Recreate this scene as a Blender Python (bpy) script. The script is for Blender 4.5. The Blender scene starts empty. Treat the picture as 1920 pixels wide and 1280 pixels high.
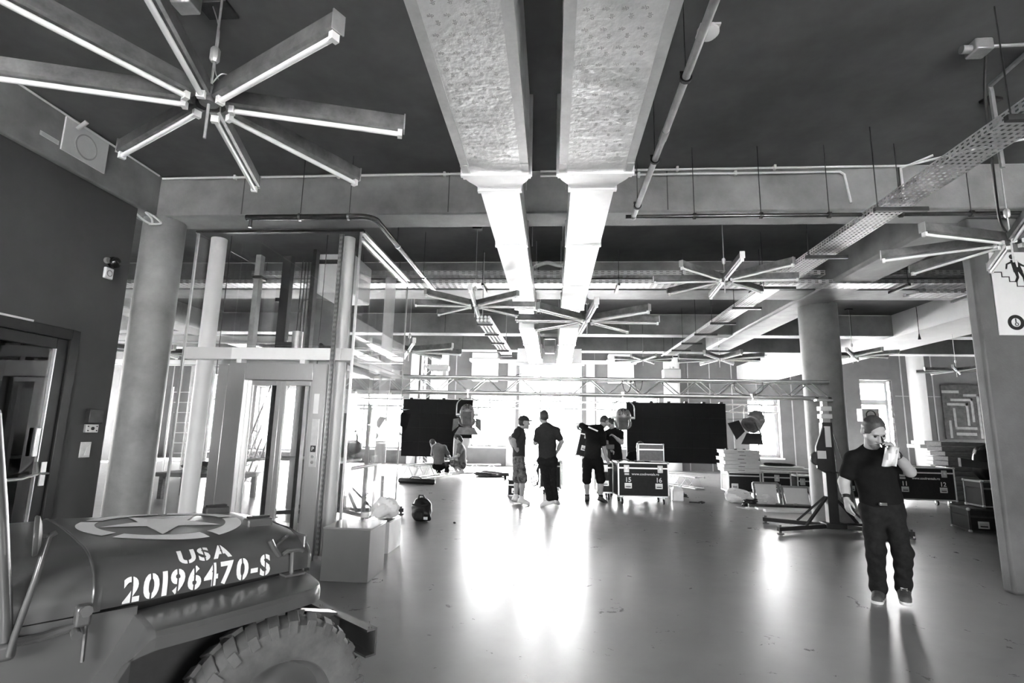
import bpy, bmesh, math, random
import numpy as np
from mathutils import Matrix, Vector
random.seed(7)
SC = bpy.context.scene
COL = SC.collection
R = math.radians
# ------------------------------------------------------------------ camera
FPX, CAMH = 1000.0, 1.4
_D = Vector((75, 172, FPX)).normalized()
_U = Vector((128, -5995, FPX)).normalized()
_U = (_U - _D * _U.dot(_D)).normalized()
_R = _U.cross(_D)
if _R.x < 0: _R = -_R
def to_world(c):
    c = Vector(c); return Vector((_R.dot(c), _D.dot(c), _U.dot(c)))
cd = bpy.data.cameras.new('camera'); cam = bpy.data.objects.new('camera', cd); COL.objects.link(cam)
ax, ay, az = to_world((1, 0, 0)), -to_world((0, 1, 0)), -to_world((0, 0, 1))
cam.matrix_world = Matrix(((ax.x, ay.x, az.x, 0), (ax.y, ay.y, az.y, 0), (ax.z, ay.z, az.z, CAMH), (0, 0, 0, 1)))
cd.sensor_width = 36.0; cd.lens = 36.0 * FPX / 1920.0; cd.clip_start = 0.05; cd.clip_end = 300
SC.camera = cam
SC.cycles.transparent_max_bounces = 32
# ------------------------------------------------------------------ world, daylight, exposure
W = bpy.data.worlds.new('sky'); SC.world = W; W.use_nodes = True
bg = W.node_tree.nodes['Background']; bg.inputs[0].default_value = (1, 1, 1, 1); bg.inputs[1].default_value = 16.0
SC.view_settings.view_transform = 'Standard'; SC.view_settings.look = 'None'
SC.view_settings.exposure = 2.2; SC.view_settings.gamma = 1.0; SC.view_settings.use_curve_mapping = False
sl = bpy.data.lights.new('sun', 'SUN'); sl.energy = 70; sl.angle = R(1.5); so = bpy.data.objects.new('sun', sl); COL.objects.link(so)
so.rotation_euler = (R(-52), 0, R(-14))
def portal(name, loc, rot, sx, sy):          # sampling portal in a window opening (adds no light of its own)
    l = bpy.data.lights.new(name, 'AREA'); l.shape = 'RECTANGLE'; l.size = sx; l.size_y = sy; l.cycles.is_portal = True
    o = bpy.data.objects.new(name, l); COL.objects.link(o); o.location = loc; o.rotation_euler = rot
BACKY = 23.0
WINS = [(-16.2, -14.4, .3, 3.7), (-13.2, -10.7, .4, 3.2), (-9.3, -6.5, .6, 2.85), (-3.5, -1.95, .78, 2.95), (-1.42, 1.25, 0.02, 4.35),
        (1.85, 4.5, .85, 3.0), (8.1, 9.4, .6, 3.05), (10.95, 11.8, .5, 3.85), (12.65, 13.9, .5, 3.85), (17.9, 19.7, .5, 3.85)]  # windows hidden by column and partition are added to brighten the right bay
REAR = [(-3.2, -1.2, 1.1, 3.2), (3.6, 5.8, 1.1, 3.2)]       # windows in the wall behind the camera
SIDE = [(7.4, 10.4, .9, 3.2), (12.8, 15.0, .9, 3.2)]     # unseen windows added in the far left wall for more light (y0, y1, z0, z1)
for y0, y1, z0, z1 in SIDE:
    portal('window_portal', (-18.18, (y0+y1)/2, (z0+z1)/2), (R(90), 0, R(-90)), y1-y0, z1-z0)
for x0, x1, z0, z1 in WINS: portal('window_portal', ((x0+x1)/2, BACKY+.42, (z0+z1)/2), (R(-90), 0, 0), x1-x0, z1-z0)
for x0, x1, z0, z1 in REAR: portal('window_portal', ((x0+x1)/2, -4.3, (z0+z1)/2), (R(90), 0, 0), x1-x0, z1-z0)
# ------------------------------------------------------------------ helpers
def ray(px, py): return to_world((px-960, py-640, FPX))
def atY(px, py, y):
    r = ray(px, py); return Vector((0, 0, CAMH)) + r*(y/r.y)
def atZ(px, py, z=0.0):
    r = ray(px, py); return Vector((0, 0, CAMH)) + r*((z-CAMH)/r.z)
def atX(px, py, x):
    r = ray(px, py); return Vector((0, 0, CAMH)) + r*(x/r.x)
def V(*a): return Vector(a)
class MB:
    def __init__(s): s.v = []; s.f = []
    def add(s, vs, fs):
        o = len(s.v); s.v += [tuple(p) for p in vs]; s.f += [tuple(i+o for i in q) for q in fs]; return s
    def box(s, x0, x1, y0, y1, z0, z1):
        return s.add([(x0,y0,z0),(x1,y0,z0),(x1,y1,z0),(x0,y1,z0),(x0,y0,z1),(x1,y0,z1),(x1,y1,z1),(x0,y1,z1)],
                     [(0,3,2,1),(4,5,6,7),(0,1,5,4),(1,2,6,5),(2,3,7,6),(3,0,4,7)])
    def hexa(s, p): return s.add(p, [(0,3,2,1),(4,5,6,7),(0,1,5,4),(1,2,6,5),(2,3,7,6),(3,0,4,7)])
    def bar(s, a, b, w, h, up=(0,0,1)):
        a = Vector(a); b = Vector(b); d = (b-a).normalized(); up = Vector(up)
        r = d.cross(up)
        if r.length < 1e-4: r = d.cross(Vector((0,1,0)))
        r.normalize(); u = r.cross(d); r = r*w/2; u = u*h/2
        return s.hexa([a-r-u, a+r-u, b+r-u, b-r-u, a-r+u, a+r+u, b+r+u, b-r+u])
    def frame(s, d):
        d = Vector(d).normalized(); t = Vector((0,0,1)) if abs(d.z) < .9 else Vector((1,0,0))
        x = d.cross(t).normalized(); return x, d.cross(x)
    def cyl(s, a, b, r0, r1=None, n=10, caps=True):
        a = Vector(a); b = Vector(b); r1 = r0 if r1 is None else r1; x, y = s.frame(b-a)
        vs = []
        for p, r in ((a, r0), (b, r1)):
            for i in range(n):
                t = 2*math.pi*i/n; vs.append(p + x*(r*math.cos(t)) + y*(r*math.sin(t)))
        fs = [(i, (i+1) % n, n+(i+1) % n, n+i) for i in range(n)]
        if caps: fs += [tuple(range(n-1, -1, -1)), tuple(range(n, 2*n))]
        return s.add(vs, fs)
    def tube(s, path, r, n=8, closed=False):
        P = [Vector(p) for p in path]; m = len(P); vs = []; px = None
        for i, p in enumerate(P):
            d = (P[(i+1) % m]-P[i-1]) if closed or 0 < i < m-1 else (P[1]-P[0] if i == 0 else P[-1]-P[-2])
            d.normalize()
            if px is None: x, y = s.frame(d)
            else:
                x = (px - d*px.dot(d))
                x = x.normalized() if x.length > 1e-5 else s.frame(d)[0]
                y = d.cross(x)
            px = x; rr = r[i] if isinstance(r, (list, tuple)) else r
            vs += [p + x*(rr*math.cos(2*math.pi*k/n)) + y*(rr*math.sin(2*math.pi*k/n)) for k in range(n)]
        fs = []
        for i in range(m if closed else m-1):
            j = (i+1) % m
            fs += [(i*n+k, i*n+(k+1) % n, j*n+(k+1) % n, j*n+k) for k in range(n)]
        if not closed: fs += [tuple(range(n-1, -1, -1)), tuple(range((m-1)*n, m*n))]
        return s.add(vs, fs)
    def lathe(s, prof, o=(0,0,0), axis=(0,0,1), n=20, caps=True):
        o = Vector(o); d = Vector(axis).normalized(); x, y = s.frame(d); vs = []; m = len(prof)
        for r, h in prof: vs += [o + d*h + x*(r*math.cos(2*math.pi*k/n)) + y*(r*math.sin(2*math.pi*k/n)) for k in range(n)]
        fs = [(i*n+k, i*n+(k+1) % n, (i+1)*n+(k+1) % n, (i+1)*n+k) for i in range(m-1) for k in range(n)]
        if caps: fs += [tuple(range(n-1, -1, -1)), tuple(range((m-1)*n, m*n))]
        return s.add(vs, fs)
    def prism(s, poly, vec):
        P = [Vector(p) for p in poly]; v = Vector(vec); n = len(P)
        return s.add(P+[p+v for p in P], [tuple(range(n-1,-1,-1)), tuple(range(n,2*n))]+[(i,(i+1)%n,n+(i+1)%n,n+i) for i in range(n)])
    def loft(s, rings, closed=False, caps=False):
        n = len(rings[0]); vs = [p for q in rings for p in q]; fs = []
        for i in range(len(rings)-1):
            for k in range(n if closed else n-1):
                j = (k+1) % n; fs.append((i*n+k, i*n+j, (i+1)*n+j, (i+1)*n+k))
        if caps: fs += [tuple(range(n-1,-1,-1)), tuple(range((len(rings)-1)*n, len(rings)*n))]
        return s.add(vs, fs)
    def sphere(s, c, r, nu=12, nv=8):
        rx, ry, rz = r if isinstance(r, (tuple, list)) else (r, r, r); c = Vector(c); vs = [c+Vector((0,0,-rz))]
        for j in range(1, nv):
            t = math.pi*j/nv
            vs += [c+Vector((rx*math.sin(t)*math.cos(2*math.pi*i/nu), ry*math.sin(t)*math.sin(2*math.pi*i/nu), -rz*math.cos(t))) for i in range(nu)]
        vs.append(c+Vector((0,0,rz))); e = len(vs)-1
        fs = [(0, 1+(i+1) % nu, 1+i) for i in range(nu)]+[(e, e-nu+i, e-nu+(i+1) % nu) for i in range(nu)]
        for j in range(nv-2):
            a = 1+j*nu; fs += [(a+i, a+(i+1) % nu, a+nu+(i+1) % nu, a+nu+i) for i in range(nu)]
        return s.add(vs, fs)
    def ring(s, r0, r1, h, o, axis, n=28):
        return s.lathe([(r0, 0), (r0, h), (r1, h), (r1, 0), (r0, 0)], o, axis, n, caps=False)
    def xf(s, M): s.v = [tuple(M @ Vector(p)) for p in s.v]; return s
    def mesh(s, name, mat, smooth=True, fix=True):
        me = bpy.data.meshes.new(name); me.from_pydata(s.v, [], s.f)
        if fix:
            b = bmesh.new(); b.from_mesh(me); bmesh.ops.recalc_face_normals(b, faces=b.faces); b.to_mesh(me); b.free()
        if mat: me.materials.append(mat)
        if smooth: me.shade_smooth(); me.set_sharp_from_angle(angle=R(38))
        return me
    def build(s, name, mat, parent=None, bevel=0, w=True, smooth=True, label=None, fix=True):
        return link(name, s.mesh(name, mat, smooth, fix), parent, bevel, w, label)
def link(name, me, parent=None, bevel=0, w=True, label=None):
    o = bpy.data.objects.new(name, me); COL.objects.link(o)
    if parent is not None:
        o.parent = parent
        if w and parent.parent is None and parent.type == 'EMPTY': o.matrix_parent_inverse = parent.matrix_basis.inverted()
    if bevel:
        m = o.modifiers.new('bevel', 'BEVEL'); m.width = bevel; m.segments = 2; m.limit_method = 'ANGLE'; m.angle_limit = R(40)
    if label: o['label'] = label
    return o
def thing(name, label, cat, loc=(0,0,0), rz=0, group=None):
    o = bpy.data.objects.new(name, None); COL.objects.link(o); o.empty_display_size = .1
    o.location = loc; o.rotation_euler = (0, 0, rz); tag(o, label, cat, group); return o
def tag(o, label, cat, group=None):
    o['label'] = label; o['category'] = cat
    if group: o['group'] = group
    return o
def struct(o, label=None, cat=None):
    o['kind'] = 'structure'
    if label: o['label'] = label
    if cat: o['category'] = cat
    return o
def copy_tree(o, parent=None):
    c = o.copy(); COL.objects.link(c); c.parent = parent
    for ch in [x for x in bpy.data.objects if x.parent == o]: copy_tree(ch, c)
    return c
# ------------------------------------------------------------------ materials
MATS = {}
def mat(name, g, rough=.6, metal=0.0, var=.12, scale=6.0, bump=0.0, bscale=40.0, spec=.5, coat=0.0, stretch=(1,1,1), rvar=0.0, detail=4):
    if name in MATS: return MATS[name]
    m = bpy.data.materials.new(name); m.use_nodes = True; nt = m.node_tree; N = nt.nodes; L = nt.links
    b = N['Principled BSDF']; b.inputs['Roughness'].default_value = rough; b.inputs['Metallic'].default_value = metal
    b.inputs['Specular IOR Level'].default_value = spec; b.inputs['Coat Weight'].default_value = coat; b.inputs['Coat Roughness'].default_value = .12
    tc = N.new('ShaderNodeTexCoord'); mp = N.new('ShaderNodeMapping'); mp.inputs['Scale'].default_value = stretch
    L.new(tc.outputs['Object'], mp.inputs[0])
    nz = N.new('ShaderNodeTexNoise'); nz.inputs['Scale'].default_value = scale; nz.inputs['Detail'].default_value = detail; nz.inputs['Roughness'].default_value = .62
    L.new(mp.outputs[0], nz.inputs[0])
    cr = N.new('ShaderNodeValToRGB'); lo, hi = max(g*(1-var), 0), min(g*(1+var), 1)
    cr.color_ramp.elements[0].position = .3; cr.color_ramp.elements[1].position = .7
    cr.color_ramp.elements[0].color = (lo, lo, lo, 1); cr.color_ramp.elements[1].color = (hi, hi, hi, 1)
    L.new(nz.outputs[0], cr.inputs[0]); L.new(cr.outputs[0], b.inputs['Base Color'])
    if rvar:
        mr = N.new('ShaderNodeMapRange'); mr.inputs[3].default_value = max(rough-rvar, .02); mr.inputs[4].default_value = rough+rvar
        mr.inputs[1].default_value = .3; mr.inputs[2].default_value = .7
        L.new(nz.outputs[0], mr.inputs[0]); L.new(mr.outputs[0], b.inputs['Roughness'])
    if bump:
        n2 = N.new('ShaderNodeTexNoise'); n2.inputs['Scale'].default_value = bscale; n2.inputs['Detail'].default_value = 3
        L.new(mp.outputs[0], n2.inputs[0]); bp = N.new('ShaderNodeBump'); bp.inputs['Strength'].default_value = bump; bp.inputs['Distance'].default_value = .01
        L.new(n2.outputs[0], bp.inputs['Height']); L.new(bp.outputs[0], b.inputs['Normal'])
    MATS[name] = m; return m
def glass_mat(name, tint=.96, ior=1.5, rough=.0):
    m = bpy.data.materials.new(name); m.use_nodes = True; nt = m.node_tree; N = nt.nodes; L = nt.links
    N.remove(N['Principled BSDF']); out = N['Material Output']
    tr = N.new('ShaderNodeBsdfTransparent'); tr.inputs[0].default_value = (tint, tint, tint, 1)
    gl = N.new('ShaderNodeBsdfGlossy'); gl.inputs['Roughness'].default_value = rough
    fr = N.new('ShaderNodeFresnel'); ge = N.new('ShaderNodeNewGeometry'); mr = N.new('ShaderNodeMapRange')      # same reflectance on both faces of a thin pane
    mr.inputs[3].default_value = ior; mr.inputs[4].default_value = 1/ior; L.new(ge.outputs['Backfacing'], mr.inputs[0]); L.new(mr.outputs[0], fr.inputs[0])
    mx = N.new('ShaderNodeMixShader'); L.new(fr.outputs[0], mx.inputs[0]); L.new(tr.outputs[0], mx.inputs[1]); L.new(gl.outputs[0], mx.inputs[2])
    L.new(mx.outputs[0], out.inputs[0]); MATS[name] = m; return m
M_CEIL = mat('ceiling_paint', .12, .8, var=.22, scale=1.6, bump=.15, bscale=9)
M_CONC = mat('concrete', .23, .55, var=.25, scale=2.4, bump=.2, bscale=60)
M_CONCL = mat('light_concrete', .45, .7, var=.15, scale=2.0, bump=.15, bscale=50)
M_WALLD = mat('dark_wall_paint', .065, .6, var=.08, scale=3, bump=.05, bscale=120)
M_WALLB = mat('panel_wall', .15, .7, var=.12, scale=2)
M_WHITEW = mat('white_plaster', .82, .6, var=.04, scale=3)
M_WHITE = mat('white_paint', .80, .4, var=.03, scale=8)
M_TUBE = mat('lamp_tube', .85, .25, var=.01)
M_GALV = mat('galvanised_steel', .55, .42, .75, var=.15, scale=14, rvar=.08)
M_LAMPM = mat('dull_sheet_metal', .22, .5, .6, var=.35, scale=9, rvar=.1)
M_ALU = mat('aluminium', .75, .3, .9, var=.08, scale=20)
M_STEEL = mat('brushed_stainless', .58, .3, .95, var=.1, scale=30, stretch=(40, 40, .4))
M_DARKM = mat('dark_metal', .05, .4, .5, var=.3, scale=12)
M_BLACK = mat('black_paint', .011, .45, var=.3, scale=10)
M_BLACKG = mat('black_gloss', .015, .2, var=.2, scale=10)
M_LED = mat('led_face', .007, .8, var=.06, scale=30, spec=.15)
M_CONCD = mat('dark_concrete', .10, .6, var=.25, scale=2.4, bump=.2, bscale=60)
M_PIPE = mat('grey_pipe', .30, .35, .35, var=.2, scale=8)
M_PIPED = mat('dark_pipe', .06, .22, .4, var=.2, scale=8)
M_COND = mat('white_conduit', .72, .4, var=.05)
M_FOIL = mat('insulation_foil', .86, .42, .5, var=.12, scale=5, bump=.55, bscale=26, rvar=.08)
M_DUCT = mat('duct_sheet', .92, .36, .7, var=.05, scale=6, rvar=.06)
M_INK = mat('foil_print', .34, .6, var=.1)
M_TAPE = mat('foil_tape', .7, .35, .5, var=.1, scale=12)
M_CASE = mat('case_laminate', .012, .5, var=.25, scale=18, spec=.3)
M_CASEG = mat('grey_case_laminate', .16, .5, var=.2, scale=18)
M_INKW = mat('white_lettering', .85, .5, var=.02)
M_SKIN = mat('skin', .36, .5, var=.06, scale=14)
M_HAIR = mat('dark_hair', .035, .55, var=.3, scale=60)
M_HAIRL = mat('light_hair', .05, .5, var=.3, scale=60)
M_BEARD = mat('beard', .16, .7, var=.3, scale=80)
M_TEE = mat('black_cotton', .008, .9, var=.2, scale=30, spec=.15)
M_TEEG = mat('charcoal_cotton', .03, .85, var=.15, scale=30, spec=.2)
M_GREYC = mat('grey_cotton', .12, .85, var=.15, scale=30)
M_JEAN = mat('dark_denim', .012, .85, var=.35, scale=25, spec=.2)
M_CAMO = mat('camouflage_cotton', .10, .85, var=.75, scale=16, detail=1)
M_SHOEW = mat('white_leather', .78, .5, var=.04)
M_SHOED = mat('dark_canvas', .07, .7, var=.2, scale=40)
M_SOLE = mat('rubber_sole', .66, .6, var=.06)
M_PAPER = mat('paper', .78, .7, var=.03)
M_WOOD = mat('grey_wood', .16, .7, var=.35, scale=5, stretch=(1, 8, 8))
M_WOODL = mat('pale_wood', .72, .65, var=.12, scale=5, stretch=(1, 8, 8))
M_RUBBER = mat('tyre_rubber', .085, .75, var=.25, scale=14, bump=.2, bscale=30)
M_JEEP = mat('olive_drab_paint', .075, .28, var=.08, scale=4, coat=.25)
M_JEEPD = mat('jeep_underside', .04, .6, var=.3, scale=8)
M_CHROME = mat('chrome', .75, .15, 1.0, var=.02)
M_PLINTH = mat('grey_lacquer', .2, .3, var=.04, scale=5)
M_SIGN = mat('sign_board', .66, .45, var=.03)
M_PLASTIC = mat('clear_film', .86, .25, var=.06, scale=10)
M_CANVAS = mat('painting_ground', .07, .7, var=.4, scale=7)
M_STROKE = mat('painting_strokes', .3, .7, var=.2, scale=7)
G_CLEAR = glass_mat('clear_glass', .95, 1.5)
G_WIN = glass_mat('window_glass', .97, 1.45)
G_BOT = glass_mat('bottle_glass', .72, 1.6)
G_DARK = glass_mat('smoked_glass', .25, 1.5)
def floor_mat():
    m = mat('polished_linoleum', .21, .30, var=.16, scale=.9, bump=.035, bscale=7, spec=.8, stretch=(1, 1, 1), rvar=.05, detail=8)
    N = m.node_tree.nodes; L = m.node_tree.links; b = N['Principled BSDF']
    tc = N.new('ShaderNodeTexCoord'); nz = N.new('ShaderNodeTexNoise'); nz.inputs['Scale'].default_value = 3.2; nz.inputs['Detail'].default_value = 12; nz.inputs['Roughness'].default_value = .72; nz.inputs['Distortion'].default_value = .9
    L.new(tc.outputs['Object'], nz.inputs[0])
    mr = N.new('ShaderNodeMapRange'); mr.inputs[1].default_value = .35; mr.inputs[2].default_value = .7; mr.inputs[3].default_value = .27; mr.inputs[4].default_value = .38
    L.new(nz.outputs[0], mr.inputs[0]); L.new(mr.outputs[0], b.inputs['Roughness'])
    old = b.inputs['Base Color'].links[0].from_socket
    mx = N.new('ShaderNodeMix'); mx.data_type = 'RGBA'; mx.blend_type = 'MULTIPLY'; mx.inputs[0].default_value = .4
    cr = N.new('ShaderNodeValToRGB'); cr.color_ramp.elements[0].position = .4; cr.color_ramp.elements[0].color = (.74, .74, .74, 1); cr.color_ramp.elements[1].position = .6
    L.new(nz.outputs[0], cr.inputs[0]); L.new(old, mx.inputs[6]); L.new(cr.outputs[0], mx.inputs[7]); L.new(mx.outputs[2], b.inputs['Base Color'])
    return m
M_FLOOR = floor_mat()
def text_mb(txt, size, offset=0.0, align='LEFT', spacing=1.0, stencil=0.0):
    """flat lettering in the XY plane"""
    mb = MB(); x = 0.0
    c = bpy.data.curves.new('lettering', 'FONT'); c.body = txt; c.size = size; c.offset = offset; c.align_x = align; c.space_character = spacing; c.resolution_u = 4
    o = bpy.data.objects.new('lettering', c); COL.objects.link(o)
    dg = bpy.context.evaluated_depsgraph_get(); me = o.evaluated_get(dg).to_mesh()
    mb.add([v.co for v in me.vertices], [tuple(p.vertices) for p in me.polygons]); o.evaluated_get(dg).to_mesh_clear()
    bpy.data.objects.remove(o); bpy.data.curves.remove(c); return mb
# ================================================================== SETTING
ZB, ZC = 3.73, 4.22
def S(name, mb, m, bevel=0, label=None, parent=None): return struct(mb.build(name, m, parent, bevel=bevel), label)
S('floor', MB().box(-18, 20, -4.3, 23.4, -.2, 0), M_FLOOR)
S('ground_outside', MB().box(-60, 70, 23.4, 120, -.5, -.25), mat('pale_paving', .6, .8, var=.1, scale=.5))
S('ground_outside', MB().box(-60, 70, -60, -4.6, -.5, -.25), MATS['pale_paving'])
S('ceiling', MB().box(-18, 20, -4.6, 15.5, ZC, ZC+.25), M_CEIL)
S('ceiling_high', MB().box(-18, 20, 15.5, 23.6, 6.6, 6.8), M_CONC)
S('wall_upper_bulkhead', MB().box(-18, 20, 15.3, 15.5, ZC+.25, 6.6), M_CONCL)
# back wall around its windows
def wall_with_holes(name, x0, x1, y0, y1, z1, holes, m):
    mb = MB(); hs = sorted(holes); cx = x0
    for a, b, c, d in hs:
        mb.box(cx, a, y0, y1, 0, z1); cx = b
        if c > .05: mb.box(a, b, y0, y1, 0, c)
        mb.box(a, b, y0, y1, d, z1)
    mb.box(cx, x1, y0, y1, 0, z1); return S(name, mb, m)
wb = wall_with_holes('wall_back', -18, 20, BACKY, BACKY+.45, 6.6, WINS, M_WALLB)
for x in [-17.2, -13.8, -6.0, -5.6, -4.2, 5.7, 6.6, 7.5, 9.9,  14.3, 15.5, 17.4, 18.5]:      # proud joint strips of the panelling
    MB().box(x-.02, x+.02, BACKY-.02, BACKY, 0, 6.5).build('panel_joint', M_CONCL, wb)
for z in (3.2, 4.9):
    for xa, xb in ((5.0, 8.0), (9.5, 10.9), (14.0, 17.8)):
        MB().box(xa, xb, BACKY-.015, BACKY, z-.012, z+.012).build('panel_joint', M_CONCL, wb)
wall_with_holes('wall_behind_camera', -4.75, 9, -4.6, -4.3, ZC, REAR, M_WALLD)
def window(i, hole, y, nmul, tz, w=.06):
    x0, x1, z0, z1 = hole
    t = bpy.data.objects.new('window_%d' % i, None); COL.objects.link(t); t.location = ((x0+x1)/2, y, z0); struct(t)
    fr = MB()
    fr.box(x0, x0+w, y, y+.07, z0, z1).box(x1-w, x1, y, y+.07, z0, z1).box(x0+w, x1-w, y, y+.07, z1-w, z1).box(x0+w, x1-w, y, y+.07, z0, z0+w)
    fr.build('window_frame', M_CONCL, t)
    xs = [x0+w+(x1-x0-2*w)*k/nmul for k in range(nmul+1)]
    for x in xs[1:-1]: MB().box(x-.03, x+.03, y, y+.07, z0+w, z1-w).build('mullion', M_CONCL, t)
    zs = [z0+w] + ([tz] if tz else []) + [z1-w]
    if tz: MB().box(x0+w, x1-w, y-.01, y+.06, tz-w*.8, tz+w*.8).build('transom', M_CONCL, t)
    for a, b in zip(xs, xs[1:]):
        for c, d in zip(zs, zs[1:]): MB().box(a+.02, b-.02, y+.03, y+.036, c+.02, d-.02).build('pane', G_WIN, t)
    if z0 > .1: MB().box(x0-.06, x1+.06, BACKY-.08 if y > 0 else y-.1, y, z0-.06, z0).build('window_sill', M_WHITEW, t)
    return t
hh = lambda h: h[0] > 8
TZ = [2.6, None, 2.3, None, 2.9, None, None, 2.95, 2.95, 2.95]
for i, h in enumerate(WINS): window(i+1, h, BACKY+.3, [2, 2, 3, 2, 3, 3, 1, 1, 1, 2][i], TZ[i], .13 if hh(h) else .06)
for i, h in enumerate(REAR): window(i+11, h, -4.5, 3, 2.6)
# rough brick reveals of the tall window on the right: single bricks
tr = bpy.data.objects.new('trim_1', None); COL.objects.link(tr); tr.location = (13.9, BACKY+.1, 0); struct(tr)
bm_ = MB().box(-.03, .03, -.1, .1, 0, .09).mesh('brick', M_CONC)
for k in range(33):
    o = link('brick', bm_, tr, w=False); o.location = (-.03-random.random()*.03, .02+random.random()*.03, .52+k*.1)
# side walls, bulkheads
for nm, xa, xb in (('wall_far_left', -18.2, -18), ('wall_far_right', 20, 20.2)):
    mb = MB(); cy = 5.0
    for a, b, c, d in SIDE:
        if xa > 0: break
        mb.box(xa, xb, cy, a, 0, 6.6).box(xa, xb, a, b, 0, c).box(xa, xb, a, b, d, 6.6); cy = b
    S(nm, mb.box(xa, xb, cy, 23.4, 0, 6.6), M_WALLB)
    for k, (a, b, c, d) in enumerate(SIDE if xa < 0 else []):
        t = bpy.data.objects.new('window_%d' % (13+k+(3 if xa > 0 else 0)), None); COL.objects.link(t); t.location = (xa, (a+b)/2, c); struct(t)
        MB().box(xa+.05, xb-.05, a, a+.07, c, d).box(xa+.05, xb-.05, b-.07, b, c, d).box(xa+.05, xb-.05, a+.07, b-.07, c, c+.07).box(xa+.05, xb-.05, a+.07, b-.07, d-.07, d).build('window_frame', M_CONCL, t)
        for i in range(3):
            q = (b-a-.14)/3; MB().box(xa+.09, xa+.1, a+.07+q*i, a+.07+q*i+q-.02, c+.07, d-.07).build('pane', G_WIN, t)
            if i: MB().box(xa+.06, xb-.06, a+.07+q*i-.02, a+.07+q*i+.02, c+.07, d-.07).build('mullion', M_CONCL, t)
S('ground_outside', MB().box(-60, -18.3, -4.6, 23.4, -.5, -.25), MATS['pale_paving'])
S('ground_outside', MB().box(20.3, 70, -4.6, 23.4, -.5, -.25), MATS['pale_paving'])
S('wall_left_return', MB().box(-18, -4.75, 4.9, 5.1, 0, ZC), M_CONC)
DY0, DY1, DZ = 3.25, 4.74, 2.27
wl = MB().box(-4.75, -4.55, -4.3, DY0, 0, ZB).box(-4.75, -4.55, DY1, 5.2, 0, ZB).box(-4.75, -4.55, DY0, DY1, DZ, ZB)
S('wall_left', wl, M_WALLD)
S('trim_2', MB().box(-4.8, -4.5, -4.3, 5.42, ZB, ZC), M_CONC, .015, 'concrete edge beam above the dark painted wall')
S('wall_right_return', MB().box(9.2, 20.2, 5.0, 5.2, 0, 6.6), M_CONC)
S('wall_right', MB().box(9, 9.2, -4.3, 5.66, 0, ZC), M_WALLD)
S('wall_dark_backing', MB().box(-6.0, -5.9, 2.6, 4.9, 0, ZB).box(-6, -4.75, 2.5, 2.6, 0, ZB).box(-6, -4.75, 2.5, 4.9, 2.9, 3.0), M_BLACK)  # black walls added behind the glass door so its pane reads dark
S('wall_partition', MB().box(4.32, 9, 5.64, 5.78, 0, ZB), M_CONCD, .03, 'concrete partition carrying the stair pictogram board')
# beams
for k, (x0, x1, y0, y1) in enumerate([(-4.8, 9.2, 5.42, 5.82), (-18, 20, 8.55, 9.2), (-18, 20, 12.5, 12.9), (-18, 20, 15.1, 15.5)]):
    b = S('ceiling_beam', MB().box(x0, x1, y0, y1, ZB, ZC), M_CONC, .02)
    xs = np.arange(x0+1.3, x1, 2.35)
    for x in xs: MB().box(x-.006, x+.006, y0-.003, y0+.01, ZB+.02, ZC).build('casting_seam', M_WALLD, b)
S('ceiling_beam', MB().box(4.15, 4.78, 5.82, 14.7, ZB-.02, ZC), M_CONC, .05, 'deep concrete beam running away along the cable tray')
S('ceiling_beam', MB().box(7.7, 9.0, 10.2, 22.9, ZB-.03, ZC+.12), M_WHITEW, .01, 'white boxed beam running to the back wall on the right')
S('ceiling_beam', MB().box(-9.3, -8.6, 5.2, 15.1, ZB-.02, ZC), M_CONC, .03)
for x, y, r in [(-4.53, 5.6, .217), (4.68, 9.62, .31), (-4.4, 9.62, .33), (-10.5, 9.2, .33), (-10.5, 15.3, .33)]:
    S('concrete_column', MB().lathe([(r, 0), (r, ZB+.01)], (x, y, 0), n=40), M_CONC)
# back wall dressing: white round pilasters, cornice blocks over the entrance
for x, r in [(-4.9, .38), (5.0, .33), (-8.0+2.0, .18), (14.8, .3), (-13.9, .3)]:
    S('pilaster', MB().lathe([(r, 0), (r, 6.55)], (x, BACKY-.15, 0), n=28), M_WHITEW)
for sx in (-1, 1):
    x0, x1 = (-3.45, -2.35) if sx < 0 else (2.35, 3.4)
    p = S('cornice_block', MB().box(x0, x1, BACKY-.5, BACKY, 3.55, 4.75), M_WHITEW, .02)
    MB().box(x0-.1, x1+.1, BACKY-.62, BACKY, 4.36, 4.5).build('moulding', M_WHITEW, p, bevel=.03)
S('cornice', MB().box(-3.55, 3.55, BACKY-.3, BACKY, 4.36, 4.5), M_WHITEW, .02)
for x in (-1.75, 1.62): S('pilaster', MB().box(x-.18, x+.18, BACKY-.12, BACKY, 0, 4.36), M_CONCL, .01)
S('bulkhead', MB().box(9.05, 19.9, BACKY-.7, BACKY, 5.5, 6.1), M_CONCL, .01)
vg = thing('vent_grille', 'long dark louvred vent high on the back wall right of the column', 'vent', (13.6, BACKY-.72, 5.7))
MB().box(12.85, 14.35, BACKY-.73, BACKY-.71, 5.68, 6.02).build('frame', M_CONCL, vg)
for k in range(3): MB().box(12.9+k*.48, 13.33+k*.48, BACKY-.745, BACKY-.73, 5.73, 5.97).build('louvre', M_BLACK, vg)
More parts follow.
